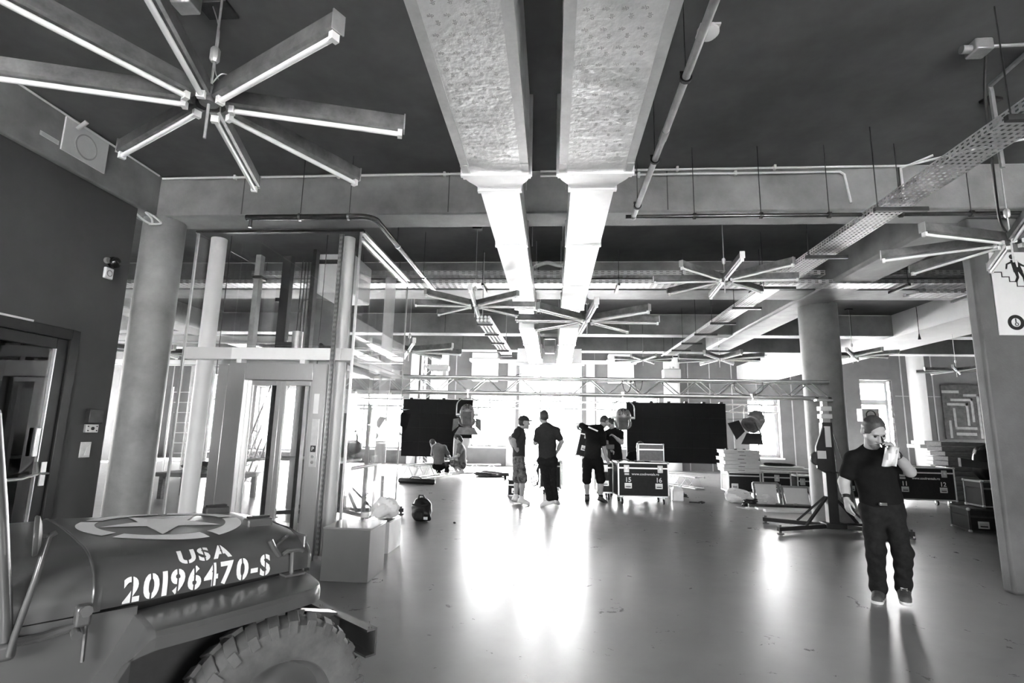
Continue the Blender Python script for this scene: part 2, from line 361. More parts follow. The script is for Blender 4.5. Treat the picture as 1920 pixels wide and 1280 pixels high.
# ------------------------------------------------------------------ glazed door in the left wall
d = bpy.data.objects.new('door_1', None); COL.objects.link(d); d.location = (-4.55, 4, 0); struct(d, 'dark framed glass door with steel lever handle in the left wall')
XF = -4.55
MB().box(XF-.12, XF+.012, DY0, DY0+.1, 0, DZ).box(XF-.12, XF+.012, DY1-.09, DY1, 0, DZ).box(XF-.12, XF+.012, DY0+.1, DY1-.09, DZ-.1, DZ).build('door_frame', M_BLACK, d, bevel=.005)
ya, yb = DY0+.1, DY1-.09
MB().box(XF-.07, XF-.01, ya, ya+.1, .02, DZ-.1).box(XF-.07, XF-.01, yb-.12, yb, .02, DZ-.1).box(XF-.07, XF-.01, ya+.1, yb-.12, DZ-.2, DZ-.1).box(XF-.07, XF-.01, ya+.1, yb-.12, .02, .2).build('door_leaf', M_BLACK, d, bevel=.006)
MB().box(XF-.045, XF-.037, ya+.1, yb-.12, .2, DZ-.2).build('pane', G_DARK, d)
MB().box(XF-.04, XF-.008, yb-.125, yb-.115, .2, DZ-.2).build('glazing_bead', M_ALU, d)
hd = MB().box(XF-.01, XF+.004, yb-.085, yb-.035, .84, 1.05).build('handle_plate', M_ALU, d, bevel=.003)
MB().tube([(XF, yb-.06, .95), (XF+.05, yb-.06, .95), (XF+.055, yb-.16, .955)], .011).build('lever', M_CHROME, hd)
MB().tube([(XF-.02, yb-.12, 1.05), (XF+.045, yb-.16, .95), (XF+.05, yb-.3, .92), (XF+.05, ya+.1, .92), (XF-.02, ya+.05, .95)], .014).build('push_bar', M_ALU, d)
MB().box(XF-.01, XF+.01, yb-.19, yb-.15, 1.1, 1.35).build('pull_plate', M_ALU, d, bevel=.004)
MB().box(XF+.005, XF+.02, 3.5, 4.25, DZ-.005, DZ+.012).build('head_strip', M_ALU, d)
# ================================================================== CEILING SERVICES
def duct(name, label, sx):
    x0, x1 = (-.675, -.19) if sx < 0 else (.04, .56)          # wide insulated section
    n0, n1 = (-.59, -.275) if sx < 0 else (.13, .47)          # narrow section
    t = thing(name, label, 'duct', ((x0+x1)/2, 4, 3.3), group=None)
    zb = 3.3
    # insulated wide section, bottom face subdivided and puckered
    mb = MB(); ny, nx = 150, 12; y0, y1 = -3.0, 3.68; rings = []
    for j in range(ny+1):
        y = y0+(y1-y0)*j/ny; row = [(x0, y, 3.92)]
        for i in range(nx+1):
            f = i/nx; dz = random.gauss(0, .0016)+.004*math.sin(f*math.pi)*math.sin(y*3.1+f*5)
            row.append((x0+(x1-x0)*f, y, zb-(dz if 0 < i < nx else 0)))
        row.append((x1, y, 3.92)); rings.append(row)
    mb.loft(rings, closed=True, caps=True).build('insulated_section', M_FOIL, t)
    for xx in (x0, x1):
        s = 1 if xx == x0 else -1
        MB().box(min(xx-.004*s, xx+.055*s), max(xx-.004*s, xx+.055*s), y0, y1, zb-.006, zb+.0).build('edge_tape', M_TAPE, t)
        MB().box(min(xx-.006*s, xx+.045*s), max(xx-.006*s, xx+.045*s), y1-.13, y1-.02, zb-.009, zb+.05).build('corner_bracket', M_GALV, t)
    # printed mill marks on the foil
    g = text_mb('alp', .029, .0004); pm = MB(); row = 0; y = .9
    while y < 3.5:
        for k in range(4):
            cx = x0+.09+(x1-x0-.17)*(k+.25+.5*(row % 2)*.5)/4
            a = math.pi if row % 2 == 0 else math.pi/2+.1
            ca, sa = math.cos(a+random.uniform(-.08,.08)), math.sin(a)
            pm.add([(cx-(p[0]-.03)*ca+(p[1]-.01)*sa, y+(p[0]-.03)*sa+(p[1]-.01)*ca, zb-.0085) for p in g.v], g.f)
        row += 1; y += .062
    o = pm.build('mill_print', M_INK, t, smooth=False, fix=False); o['kind'] = 'stuff'
    # flange, reducer, flange
    MB().box(x0-.025, x1+.025, 3.68, 3.715, zb-.02, 3.94).build('flange', M_DUCT, t, bevel=.004)
    MB().box(x0-.015, x1+.015, 3.72, 3.755, zb-.014, 3.93).build('flange', M_DUCT, t, bevel=.004)
    rg = []
    for k in range(11):
        f = k/10; e = .5-.5*math.cos(f*math.pi); y = 3.755+.2*f
        a, b = x0+(n0-x0)*e, x1+(n1-x1)*e; top = 3.92-.36*e
        rg.append([(a, y, zb), (b, y, zb), (b, y, top), (a, y, top)])
    MB().loft(rg, closed=True, caps=True).build('reducer', M_DUCT, t)
    MB().box(n0-.02, n1+.02, 3.955, 4.0, zb-.012, 3.57).build('flange', M_DUCT, t, bevel=.004)
    seams = [4.0, 5.27, 6.8, 8.15]
    for a, b in zip(seams, seams[1:]):
        MB().box(n0, n1, a, b-.02, zb, 3.56).build('duct_section', M_DUCT, t, bevel=.003)
        MB().box(n0-.014, n1+.014, b-.03, b+.012, zb-.01, 3.57).build('flange', M_DUCT, t, bevel=.003)
    MB().box(n0+.04, n1-.04, 8.16, 9.4, zb+.04, 3.55).build('neck', M_GALV, t)
    sh = -.02 if sx < 0 else .0
    for a, b in ((9.4, 11.2), (11.2, 13.3)):
        MB().box(n0+sh, n1+sh, a, b-.02, zb-.05, 3.6).build('duct_section', M_DUCT, t, bevel=.003)
        MB().box(n0+sh-.02, n1+sh+.02, b-.03, b+.01, zb-.065, 3.61).build('flange', M_DUCT, t, bevel=.003)
    MB().box(n0+sh-.03, n1+sh+.03, 13.3, 14.3, zb-.06, 3.6).build('duct_section', M_DUCT, t, bevel=.003)
    v = MB()
    yv = 9.75 if sx < 0 else 11.5
    for k in range(5): v.box(n0+.08+k*.035, n0+.1+k*.035, yv, yv+.3, zb-.056, zb-.045)
    v.build('vent_slots', M_BLACK, t)
    for y in (.8, 2.3, 4.6, 6.1, 7.6, 10.5, 12.4):
        for xx in ((x0-.01, x1+.01) if y < 3.6 else (n0-.02, n1+.02)):
            MB().cyl((xx, y, 3.6), (xx, y, ZC), .005, n=6).build('hanger_rod', M_GALV, t)
    return t
duct('air_duct', 'left of the two foil wrapped air ducts, narrowing past the concrete beam', -1)
duct('air_duct', 'right of the two foil wrapped air ducts, next to the sloping grey pipe', 1)
pb = thing('plenum_box', 'white sheet metal box closing the far end of both ducts', 'duct', (0, 14.6, 3.2))
MB().box(-.95, .78, 14.3, 15.0, 3.28, 3.66).build('body', M_DUCT, pb, bevel=.01)
MB().box(-1.02, .85, 14.27, 14.34, 3.2, 3.28).build('lower_flange', M_DUCT, pb, bevel=.01)
fl = thing('floodlight', 'small floodlight on a bracket hanging between the far duct ends', 'lamp', (.0, 13.2, 3.4))
MB().tube([(-.215, 13.2, 3.42), (-.215, 13.2, 3.72), (-.07, 13.2, 3.73), (.07, 13.2, 3.72), (.07, 13.2, 3.42)], .015).build('bracket', M_ALU, fl)
MB().box(-.2, .05, 13.12, 13.3, 3.36, 3.55).build('housing', M_GALV, fl, bevel=.02)
# ---- sprinkler pipes
def clamp(mb, c, axis, r): mb.lathe([(r+.004, -.012), (r+.012, -.012), (r+.012, .012), (r+.004, .012)], c, axis, n=14)
ZP = 3.5
t = thing('sprinkler_pipe', 'grey pipe running away beside the right duct with black clamps', 'pipe', (.77, 3, ZP))
MB().cyl((.775, -2, ZP), (.775, 4.96, ZP), .024, n=14).build('pipe', M_PIPE, t)
for y in (3.55,): MB().cyl((.775, y-.06, ZP), (.775, y+.06, ZP), .029, n=14).build('sleeve', M_PIPE, t)
for y in (1.6, 2.93, 3.9, 4.75):
    c = MB(); clamp(c, (.775, y, ZP), (0, 1, 0), .024); c.box(.74, .81, y-.008, y+.008, ZP+.025, ZP+.04)
    k = c.build('clamp', M_BLACK, t); MB().cyl((.775, y, ZP+.03), (.775, y, ZC), .004, n=6).build('hanger_rod', M_DARKM, k)
t = thing('sprinkler_pipe', 'thin dark pipe hanging along the first concrete beam on the right', 'pipe', (2.5, 5, ZP))
MB().cyl((.7, 5.0, ZP), (4.45, 5.0, ZP), .019, n=12).build('pipe', M_PIPED, t)
MB().sphere((.775, 5.0, ZP), .032).build('elbow', M_PIPE, t)
for px in (1302, 1427, 1555, 1690, 1822):
    x = atY(px, 404, 5.0).x; c = MB(); clamp(c, (x, 5, ZP), (1, 0, 0), .02)
    k = c.build('clamp', M_BLACK, t); MB().cyl((x, 5, ZP+.02), (x, 5, ZC), .004, n=6).build('hanger_rod', M_DARKM, k)
t = thing('drain_pipe', 'glossy dark pipe bent round the corner above the glass lift', 'pipe', (-2.5, 5, 3.55))
arc = [V(-1.98+.14*math.sin(a), 5.05+.14-.14*math.cos(a), 3.55) for a in [k*math.pi/16 for k in range(9)]]
MB().tube([V(-3.2, 5.05, 3.55)]+arc+[V(-1.84, 7.9, 3.55)], .03, 14).build('pipe', M_PIPED, t)
for p, a in (((-2.62, 5.05, 3.55), (1,0,0)), ((-2.1, 5.05, 3.55), (1,0,0)), ((-1.84, 5.9, 3.55), (0,1,0)), ((-1.84, 7.2, 3.55), (0,1,0))):
    c = MB(); clamp(c, p, a, .03); k = c.build('clamp', M_CHROME, t); MB().cyl((p[0], p[1], 3.58), (p[0], p[1], ZC), .004, n=6).build('hanger_rod', M_DARKM, k)
MB().cyl((-3.15, 5.05, 3.44), (-3.15, 5.05, 3.53), .02, n=8).build('drain_stub', M_CHROME, t)
# ---- white conduits along ceiling
def conduit(name, label, path, r=.012, clips=()):
    t = thing(name, label, 'conduit', path[0]); MB().tube(path, r, 8).build('tube', M_COND, t)
    for c in clips: MB().box(c[0]-.012, c[0]+.012, c[1]-.02, c[1]+.02, c[2]-.02, c[2]+.03).build('clip', M_COND, t)
    return t
conduit('conduit', 'white conduit along the top of the first beam, left half', [V(-4.46, 5.38, 4.17), V(-.7, 5.38, 4.17)], clips=[(-3.6, 5.39, 4.17), (-2.4, 5.39, 4.17), (-1.2, 5.39, 4.17)])
conduit('conduit', 'upper white conduit on the first beam right of the ducts', [V(-.15, 5.38, 4.185), V(3.6, 5.38, 4.185), V(4.0, 5.1, 4.185), V(4.35, 4.9, 4.185), V(8, 4.9, 4.185)], clips=[(1.3, 5.38, 4.185), (2.3, 5.38, 4.185)])
conduit('conduit', 'lower white conduit on the first beam ending above the cable tray', [V(-.15, 5.38, 4.13), V(2.95, 5.38, 4.13), V(2.99, 5.38, 4.1), V(3.02, 5.36, 3.78)], clips=[(.9, 5.39, 4.13), (1.9, 5.39, 4.13)])
conduit('conduit', 'conduit running down the beam face beside the cable tray', [V(3.75, 5.2, 4.2), V(3.55, 5.38, 4.16), V(3.55, 5.38, 3.8)])
conduit('conduit', 'white conduit along the side beam towards the corner column', [V(-4.48, 2.2, 4.19), V(-4.48, 5.35, 4.19)], .01)
conduit('conduit', 'conduit crossing the ceiling at the upper right corner', [V(3.1, 3.64, 4.19), V(6, 3.55, 4.19)], .012).children[0].data.materials[0] = M_PIPE
q_ = atZ(1857, 160, 4.19)
conduit('conduit', 'conduit bending down towards the cable tray at the upper right', [atZ(1930, 95, 4.19), q_, q_+V(.0, .0, -.06), V(q_.x+.02, q_.y+.02, 3.5)], .018).children[0].data.materials[0] = M_PIPE
# ---- perforated cable trays (real slots)
def perforated(mb, L, wd, ph=.05, pw=.045):
    """plate along +Y from 0..L, width along X, slots left open"""
    ny = int(L/ph); nx = max(int(wd/pw), 2); sx = wd/nx; sy = L/ny
    for j in range(ny):
        y = j*sy; mb.add([(0,y,0),(wd,y,0),(wd,y+sy*.5,0),(0,y+sy*.5,0)], [(0,1,2,3)])
        for i in range(nx+1):
            a = max(i*sx-sx*.27, 0); b = min(i*sx+sx*.27, wd)
            mb.add([(a,y+sy*.5,0),(b,y+sy*.5,0),(b,y+sy,0),(a,y+sy,0)], [(0,1,2,3)])
    return mb
def tray(label, o, d, L, wd, lip=.06, rods=(), ph=.07, brackets=True, ztop=ZC):
    a = math.atan2(-d[0], d[1]); t = thing('cable_tray', label, 'cable tray', o, a)
    perforated(MB(), L, wd, ph).build('perforated_base', M_GALV, t, w=False, smooth=False, fix=False)
    for x in (0, wd):
        m = perforated(MB(), L, lip, ph, .03); m.v = [(x, p[1], p[0]) for p in m.v]
        m.build('side_rail', M_GALV, t, w=False, smooth=False, fix=False)
        MB().box(x-.004, x+.004, 0, L, lip-.008, lip).build('rail_edge', M_GALV, t, w=False)
    for y in rods:
        if brackets: MB().box(-.06, wd+.12, y-.018, y+.018, -.05, -.012).build('bracket', M_DARKM, t, w=False)
        for x in ((-.03,) if brackets else (-.03, wd+.03)): MB().cyl((x, y, -.04), (x, y, ztop-o[2]), .005, n=6).build('hanger_rod', M_DARKM, t, w=False)
    return t
tray('long perforated cable tray running away diagonally on the right', (2.9, -1.6, 3.45), (0, 1), 16.0, .27, ph=.05, rods=[1.0, 2.9, 4.9, 6.3, 7.6, 8.9, 10.1, 11.3, 12.4, 13.5, 14.5, 15.5])
tray('upper cross tray in front of the second beam', (6.2, 8.2, 3.88), (-1, 0), 11.2, .18, lip=.07, rods=[1.4, 4.2, 6.9, 9.3], ph=.1)
tray('lower bright cross tray below the second beam', (6.2, 8.02, 3.69), (-1, 0), 17.0, .30, lip=.06, rods=[1.0, 3.1, 5.2, 7.3, 9.6, 13], ph=.1)
tray('cross tray continuing right of the round column', (9.9, 8.3, 3.62), (-1, 0), 4.4, .3, rods=[1, 2.4, 3.6], ph=.1)
def cable(name, label, path, r=.008, m=None, cat='cable', n=6, sub=6, group=None):
    P = [Vector(p) for p in path]; out = []
    for i in range(len(P)-1):
        p0 = P[max(i-1, 0)]; p1 = P[i]; p2 = P[i+1]; p3 = P[min(i+2, len(P)-1)]
        for k in range(sub):
            u = k/sub; out.append(.5*((2*p1)+(-p0+p2)*u+(2*p0-5*p1+4*p2-p3)*u*u+(-p0+3*p1-3*p2+p3)*u**3))
    out.append(P[-1])
    return tag(MB().tube(out, r, n).build(name, m or M_BLACK), label, cat, group)
cable('cable_bundle', 'loose bundle lying on the upper cross tray between the ducts', [(-.3, 8.1, 3.98), (-.1, 8.05, 4.03), (.1, 8.1, 4.0), (.25, 8.05, 4.02), (.35, 8.1, 3.97)], .03, M_COND)
# ---- star lamps: eight fluorescent arms on one rod
def star_lamp():
    t = thing('star_lamp', 'proto', 'lamp', (0, 0, 0))
    MB().lathe([(.05, .0), (.06, .02), (.06, .09), (.03, .12)], n=16).build('hub', M_LAMPM, t, w=False)
    MB().cyl((0, 0, -.22), (0, 0, .02), .009, n=8).build('pull_rod', M_GALV, t, w=False)
    am = MB()
    r0, r1 = .09, 1.15
    am.prism([(r0, -.026, .1), (r0, .026, .1), (r0, .034, .012), (r0, .02, 0), (r0, -.02, 0), (r0, -.034, .012)], (r1-r0, 0, 0))
    arm = am.mesh('arm', M_LAMPM)
    tb = MB().cyl((r0+.05, 0, -.022), (r1-.035, 0, -.022), .0155, n=12).mesh('tube', M_TUBE)
    sk = MB().box(-.014, .014, -.022, .022, -.042, .004).mesh('socket', M_WHITE)
    cp = MB().box(-.004, .004, -.036, .036, -.002, .103).mesh('end_cap', M_GALV)
    for k in range(8):
        a = link('arm', arm, t, w=False); a.rotation_euler = (0, 0, k*math.pi/4)
        link('tube', tb, a, w=False)
        for x in (r0+.04, r1-.025): s = link('socket', sk, a, w=False); s.location = (x, 0, 0)
        c = link('end_cap', cp, a, w=False); c.location = (r1, 0, 0)
    return t
SL = star_lamp()
LAMPS = [((-2.07, 2.77, 3.30), 17, 1.0, 'big star of fluorescent tubes hanging nearest, upper left of the ducts'),
         ((1.99, 6.17, 3.20), -5, .70, 'star lamp just left of the diagonal cable tray'),
         ((-1.07, 7.07, 3.10), 4, .72, 'star lamp left of the ducts with the tube bundle hanging below it'),
         ((.52, 8.05, 3.10), 3, .95, 'star lamp overlapping the right duct'),
         ((2.35, 14.0, 3.33), 14, .68, 'small far star lamp above the truss right of the ducts'),
         ((4.14, 13.5, 3.30), 10, .92, 'far star lamp left of the round column, under the white beam'),
         ((3.62, 4.32, 2.97), 16, .74, 'star lamp cut off by the right picture edge in front of the stair sign'),
         ((-2.85, 10.3, 2.95), 20, .92, 'star lamp half hidden behind the right glass of the lift'),
         ((6.45, 11.9, 3.18), 10, .72, 'star lamp right of the round column'),
         ((8.6, 12.0, 2.9), 5, .6, 'star lamp peeping out behind the concrete partition'),
         ((-8.3, 10.5, 2.9), 12, .8, 'star lamp seen through the gap beside the corner column')]
for i, (loc, a, s, lab) in enumerate(LAMPS):
    o = SL if i == 0 else copy_tree(SL)
    o.location = loc; o.rotation_euler = (0, 0, R(a)); o.scale = (s, s, s); tag(o, lab, 'lamp', 'fluorescent star lamps')
roots = [o for o in bpy.data.objects if o.get('group') == 'fluorescent star lamps']
for o in roots:
    s = o.scale[0]; top = (ZC-o.location.z)/s
    MB().cyl((0, 0, .1), (0, 0, top), .007, n=6).build('suspension_rod', M_GALV, o, w=False)
    MB().lathe([(.018, .28), (.03, .3), (.03, .36), (.018, .38)], n=8).build('turnbuckle', M_GALV, o, w=False)
    MB().box(-.09, .09, -.06, .06, top-.03, top).build('ceiling_plate', M_DARKM, o, w=False)
# bundle of spare tubes hanging under the third star lamp
A, B = atY(893, 590, 7.9), atY(928, 650, 8.2)
tubes = thing('tube_bundle', 'slanting rack of white fluorescent tubes below the star lamp left of the ducts', 'lamp', B)
pa, pb_ = V(-1.1, 7.6, 3.06), V(-.98, 10.3, 2.95)
for i in range(4):
    for j in range(2):
        off = V(.055*i, 0, -.05*j)
        MB().cyl(pa+off, pb_+off, .021, n=8).build('tube', M_TUBE, tubes)
for f in (.05, .3, .55, .8, .97):
    c = pa.lerp(pb_, f); MB().box(c.x-.03, c.x+.2, c.y-.012, c.y+.012, c.z-.1, c.z-.07).build('rack_bar', M_BLACK, tubes)
MB().cyl((-.9, 10.1, 2.96), (-.9, 10.1, ZC), .008, n=6).build('hanger_rod', M_GALV, tubes); MB().cyl((-1.1, 8.1, 3.15), (-1.1, 8.1, ZC), .008, n=6).build('hanger_rod', M_GALV, tubes)
# ---- smoke detector, junction box, mounting plate
t = thing('smoke_detector', 'round white smoke detector on the ceiling by the grey pipe', 'detector', (1.07, 3.42, ZC))
MB().lathe([(.075, 0), (.075, -.03), (.05, -.055), (.02, -.065)], (1.07, 3.42, ZC), n=20).build('housing', M_WHITE, t)
MB().box(1.0, 1.14, 3.35, 3.49, ZC-.012, ZC).build('base_plate', M_COND, t)
conduit('conduit', 'thin pair of wires beside the smoke detector, upper', [V(1.05, -1, 4.2), V(1.05, 3.4, 4.2)], .009)
t = thing('junction_box', 'grey junction box on the ceiling at the upper right', 'box', (3.03, 3.64, ZC))
MB().box(2.96, 3.08, 3.58, 3.70, ZC-.09, ZC).build('box', M_PIPE, t, bevel=.012)
MB().cyl((2.9, 3.64, ZC-.05), (2.97, 3.64, ZC-.05), .03, n=10).build('gland', M_PIPE, t)
cable('cable', 'black cable dropping from the junction box to the cropped star lamp', [(3.08, 3.66, 4.15), (3.15, 3.8, 3.9), (3.3, 4.0, 3.5), (3.5, 4.25, 3.15), (3.6, 4.32, 3.05)], .01)
t = thing('mounting_plate', 'steel mounting plate with bracket on the ceiling above the big star lamp', 'bracket', (-2.3, 3.05, ZC))
MB().box(-2.42, -2.2, 2.98, 3.14, ZC-.02, ZC).build('plate', M_DARKM, t, bevel=.004)
MB().box(-2.5, -2.36, 2.86, 2.98, ZC-.12, ZC).build('bracket', M_GALV, t, bevel=.01)
cable('cable', 'thin looped wire above the hub of the big star lamp', [(-2.09, 2.78, 3.42), (-2.04, 2.8, 3.52), (-1.98, 2.8, 3.5), (-2.0, 2.8, 3.44), (-2.08, 2.8, 3.55), (-2.07, 2.78, 3.8), (-2.3, 3.0, 4.18)], .004, M_GALV)
# hanging strip lights / cable droppers on the white beam
for x, y in ((7.72, 11.6), (7.72, 15.2)):
    t = thing('pendant_switch', 'black pull cord with cone hanging on the white beam, %s one' % ('nearer' if y < 13 else 'farther'), 'switch', (x-.06, y, 3.55))
    MB().cyl((x-.06, y, 3.6), (x-.06, y, 4.2), .006, n=6).build('cord', M_BLACK, t); MB().lathe([(.03, 3.5), (.008, 3.62)], (x-.06, y, 0), n=10).build('cone', M_BLACK, t)
# long white strip lights seen on the left and right behind
for lab, x0, x1, y, z in (('white strip light across the left back bay', -12, -5.4, 10.9, 3.2), ('second white strip light behind the left bay', -13, -6, 13.9, 3.05)):
    t = thing('strip_light', lab, 'lamp', ((x0+x1)/2, y, z))
    MB().box(x0, x1, y-.08, y+.08, z, z+.12).build('housing', M_WHITE, t, bevel=.01); MB().cyl((x0+.05, y, z-.02), (x1-.05, y, z-.02), .02).build('tube', M_TUBE, t)
    for x in (x0+.4, x1-.4): MB().cyl((x, y, z+.1), (x, y, ZC), .006, n=6).build('hanger_rod', M_GALV, t)
# ================================================================== GLASS LIFT
L = thing('glass_lift', 'glass lift shaft with white tube posts and stainless doors', 'lift', (-3.4, 6.9, 0))
GX0, GX1, GY0, GY1, GT = -4.30, -2.27, 5.86, 7.95, 3.70
def pane(x0, x1, y0, y1, z0, z1, m=G_CLEAR): return MB().box(x0, x1, y0, y1, z0, z1).build('glass_pane', m, L)
pane(GX0, -3.72, GY0, GY0+.012, .05, GT); pane(-2.5, GX1, GY0, GY0+.012, .05, GT); pane(-3.71, -2.51, GY0, GY0+.012, 2.33, GT)
for a, b in ((GY0+.02, 6.9), (6.91, GY1)):
    pane(GX1-.012, GX1, a, b, .05, 2.2); pane(GX1-.012, GX1, a, b, 2.21, GT); pane(GX0, GX0+.012, a, b, .05, GT)
pane(GX0+.02, -3.3, GY1-.012, GY1, .05, GT); pane(-3.29, GX1-.02, GY1-.012, GY1, .05, GT)
MB().box(GX0-.02, GX1+.03, GY0-.02, GY0+.04, GT, GT+.03).build('head_track', M_DARKM, L)
MB().box(GX1-.03, GX1+.03, GY0+.04, GY1, GT, GT+.03).build('head_track', M_ALU, L)
MB().box(GX1-.02, GX1+.025, GY0+.04, GY1, GT-.09, GT-.06).build('side_rail', M_ALU, L)
MB().box(GX0-.02, GX1+.02, GY0-.01, GY0+.03, 0, .05).box(GX1-.03, GX1+.01, GY0+.03, GY1, 0, .05).build('sill_track', M_ALU, L)
for x in (GX0, GX1-.006): MB().box(x-.012, x+.012, GY0-.006, GY0+.018, .05, GT).build('glass_edge', M_ALU, L)
MB().box(GX1-.016, GX1+.003, GY1-.016, GY1+.003, .05, GT).build('glass_edge', M_CONCL, L)
for x, r in ((-4.16, .092), (-2.5, .078)):
    MB().cyl((x, 6.06, 0), (x, 6.06, GT), r, n=28).build('tube_post', M_WHITE, L)
for x in (-4.16, -2.5): MB().cyl((x, 7.8, 0), (x, 7.8, GT), .08, n=24).build('tube_post', M_WHITE, L)
MB().box(-4.32, -2.42, 5.885, 6.0, 2.17, 2.31).build('cross_beam', M_WHITE, L, bevel=.006)
MB().box(-2.42, -2.3, 5.885, 7.9, 2.17, 2.31).build('cross_beam', M_WHITE, L, bevel=.006)
for x in (-3.62, -2.86): MB().box(x-.03, x+.03, 5.87, 5.98, 2.11, 2.17).build('beam_bracket', M_WHITE, L)
# portal
py0, py1 = 5.82, 5.96
MB().box(-3.70, -3.50, py0, py1, 0, 2.12).build('jamb', M_STEEL, L, bevel=.004)
MB().box(-2.70, -2.54, py0, py1, 0, 2.12).build('jamb', M_STEEL, L, bevel=.004)
MB().box(-3.84, -3.72, py0+.03, py1, 0, 2.1).build('jamb', M_STEEL, L, bevel=.004)
MB().box(-3.50, -2.70, py0, py1, 1.93, 2.12).build('lintel', M_STEEL, L, bevel=.004)
MB().box(-3.5, -2.7, py0-.03, py1+.1, 0, .015).build('threshold', M_STEEL, L)
for x0, x1, yy in ((-3.5, -3.10, 5.90), (-3.10, -2.7, 5.90)):
    f = .055
    dr = MB().box(x0, x0+f, yy, yy+.04, .02, 1.93).box(x1-f, x1, yy, yy+.04, .02, 1.93).box(x0+f, x1-f, yy, yy+.04, 1.93-f, 1.93).box(x0+f, x1-f, yy, yy+.04, .02, .14).build('door_leaf', M_STEEL, L, bevel=.003)
    MB().box(x0+f, x1-f, yy+.016, yy+.024, .14, 1.93-f).build('pane', G_CLEAR, dr)
    MB().box(x0+f, x0+f+.012, yy-.002, yy+.0, .14, 1.93-f).build('edge_strip', M_ALU, dr)
# call panel on right jamb
cp = MB().box(-2.66, -2.58, py0-.004, py0, .98, 1.5).build('call_panel', M_ALU, L)
MB().box(-2.655, -2.595, py0-.007, py0-.003, 1.14, 1.21).build('floor_badge', M_BLACK, cp)
g = text_mb('P', .06); MB().add([(-2.643+p[0], py0-.009, 1.155+p[1]) for p in g.v], g.f).build('badge_letter', M_INKW, cp, smooth=False, fix=False)
for z in (1.03, 1.09): MB().lathe([(.018, 0), (.018, .006)], (-2.625, py0-.003, z), (0,-1,0), n=12).build('call_button', M_CHROME, cp)
MB().box(-2.66, -2.6, py0-.005, py0-.003, 1.56, 1.78).build('notice_sheet', M_PAPER, cp)
# perforated vertical rails beside the post
pr = perforated(MB(), 3.65, .05, .055, .05); pr.v = [(-2.525+p[0]*.8, 5.85-p[0]*.2, .02+p[1]) for p in pr.v]
pr.build('perforated_rail', M_ALU, L, smooth=False, fix=False)
MB().box(-2.535, -2.48, 5.86, 5.875, .02, 3.68).build('rail_backing', M_PIPE, L)
# guide rails, cables, counterweight and machinery above the car
for x, y, w_, m in ((-3.98, 6.7, .07, M_PIPE), (-3.72, 6.95, .06, M_DARKM), (-3.6, 6.75, .12, M_BLACK), (-3.1, 6.5, .045, M_DARKM), (-2.62, 6.5, .05, M_LAMPM)):
    MB().box(x-w_/2, x+w_/2, y-.05, y+.05, 0 if w_ < .1 else 2.35, GT).build('guide_rail', m, L)
for k in range(6): MB().cyl((-3.48+k*.035, 6.9+k*.02, 2.3), (-3.48+k*.035, 6.9+k*.02, GT), .006, n=6).build('hoist_cable', M_BLACK, L)
for x in (-3.93, -2.72): MB().cyl((x, 5.95, 2.0), (x, 5.95, GT), .005, n=6).build('hoist_cable', M_DARKM, L)
MB().box(-3.12, -2.63, 6.6, 7.3, 3.15, 3.69).build('machine_housing', M_WHITE, L, bevel=.02)
MB().box(-3.12, -2.63, 6.57, 6.6, 3.55, 3.6).build('housing_band', M_DARKM, L)
MB().cyl((-3.36, 6.7, 2.4), (-3.36, 6.7, 2.65), .07, n=14).build('motor', M_GALV, L)
MB().box(-3.6, -3.4, 6.62, 6.78, 2.35, 2.5).build('motor_bracket', M_DARKM, L)
MB().box(-4.02, -3.9, 6.62, 6.78, 3.36, 3.4).box(-3.8, -3.66, 6.85, 7.0, 3.1, 3.15).build('rail_bracket', M_DARKM, L)
MB().box(-2.85, -2.6, 6.4, 6.6, 2.33, 2.42).cyl((-2.9, 6.4, 2.42), (-2.9, 6.46, 2.42), .035, n=12).build('sensor_bracket', M_DARKM, L)
# car
MB().box(-3.95, -2.6, 6.05, 7.6, .02, .08).build('car_floor', M_STEEL, L)
MB().box(-3.95, -2.6, 6.05, 7.6, 2.13, 2.2).build('car_roof', M_STEEL, L)
for x in (-3.93, -2.62):
    for y in (6.1, 7.57): MB().box(x-.025, x+.025, y-.025, y+.025, .08, 2.13).build('car_post', M_STEEL, L)
MB().box(-3.9, -2.65, 7.58, 7.59, .08, 2.13).build('glass_pane', G_CLEAR, L)
MB().tube([(-3.85, 7.5, .98), (-2.68, 7.5, .98)], .02).build('handrail', M_ALU, L)
MB().tube([(-2.68, 6.2, .98), (-2.68, 7.5, .98)], .02).build('handrail', M_ALU, L)
MB().tube([(-3.85, 6.2, .98), (-3.85, 7.5, .98)], .02).build('handrail', M_ALU, L)
MB().tube([(-2.3, 6.1, .95), (-2.3, 7.2, .95)], .022).build('handrail', M_WHITE, L)
# ================================================================== FITTINGS ON THE LEFT WALL
XW = -4.55
t = thing('alarm_siren', 'black round siren on the dark wall near its top edge', 'siren', (XW, 4.97, 3.04))
MB().lathe([(.055, 0), (.06, .02), (.055, .06), (.03, .085), (.01, .09)], (XW, 4.97, 3.04), (1, 0, 0), n=18).build('dome', M_BLACKG, t)
MB().lathe([(.03, 0), (.03, .03)], (XW, 4.9, 3.04), (1, 0, 0), n=14).build('gland', M_CONC, t)
t = thing('wall_socket', 'white square socket under the black siren', 'socket', (XW, 4.93, 2.91))
MB().box(XW, XW+.03, 4.885, 4.985, 2.855, 2.97).build('plate', M_COND, t, bevel=.008)
MB().ring(.034, .026, .004, (XW+.03, 4.935, 2.912), (1, 0, 0)).build('socket_ring', M_PIPE, t)
t = thing('card_reader', 'dark control box with a worn bracket beside the glass door', 'box', (XW, 5.0, 1.43))
MB().box(XW, XW+.05, 4.94, 5.10, 1.4, 1.54).build('cover', M_DARKM, t, bevel=.006)
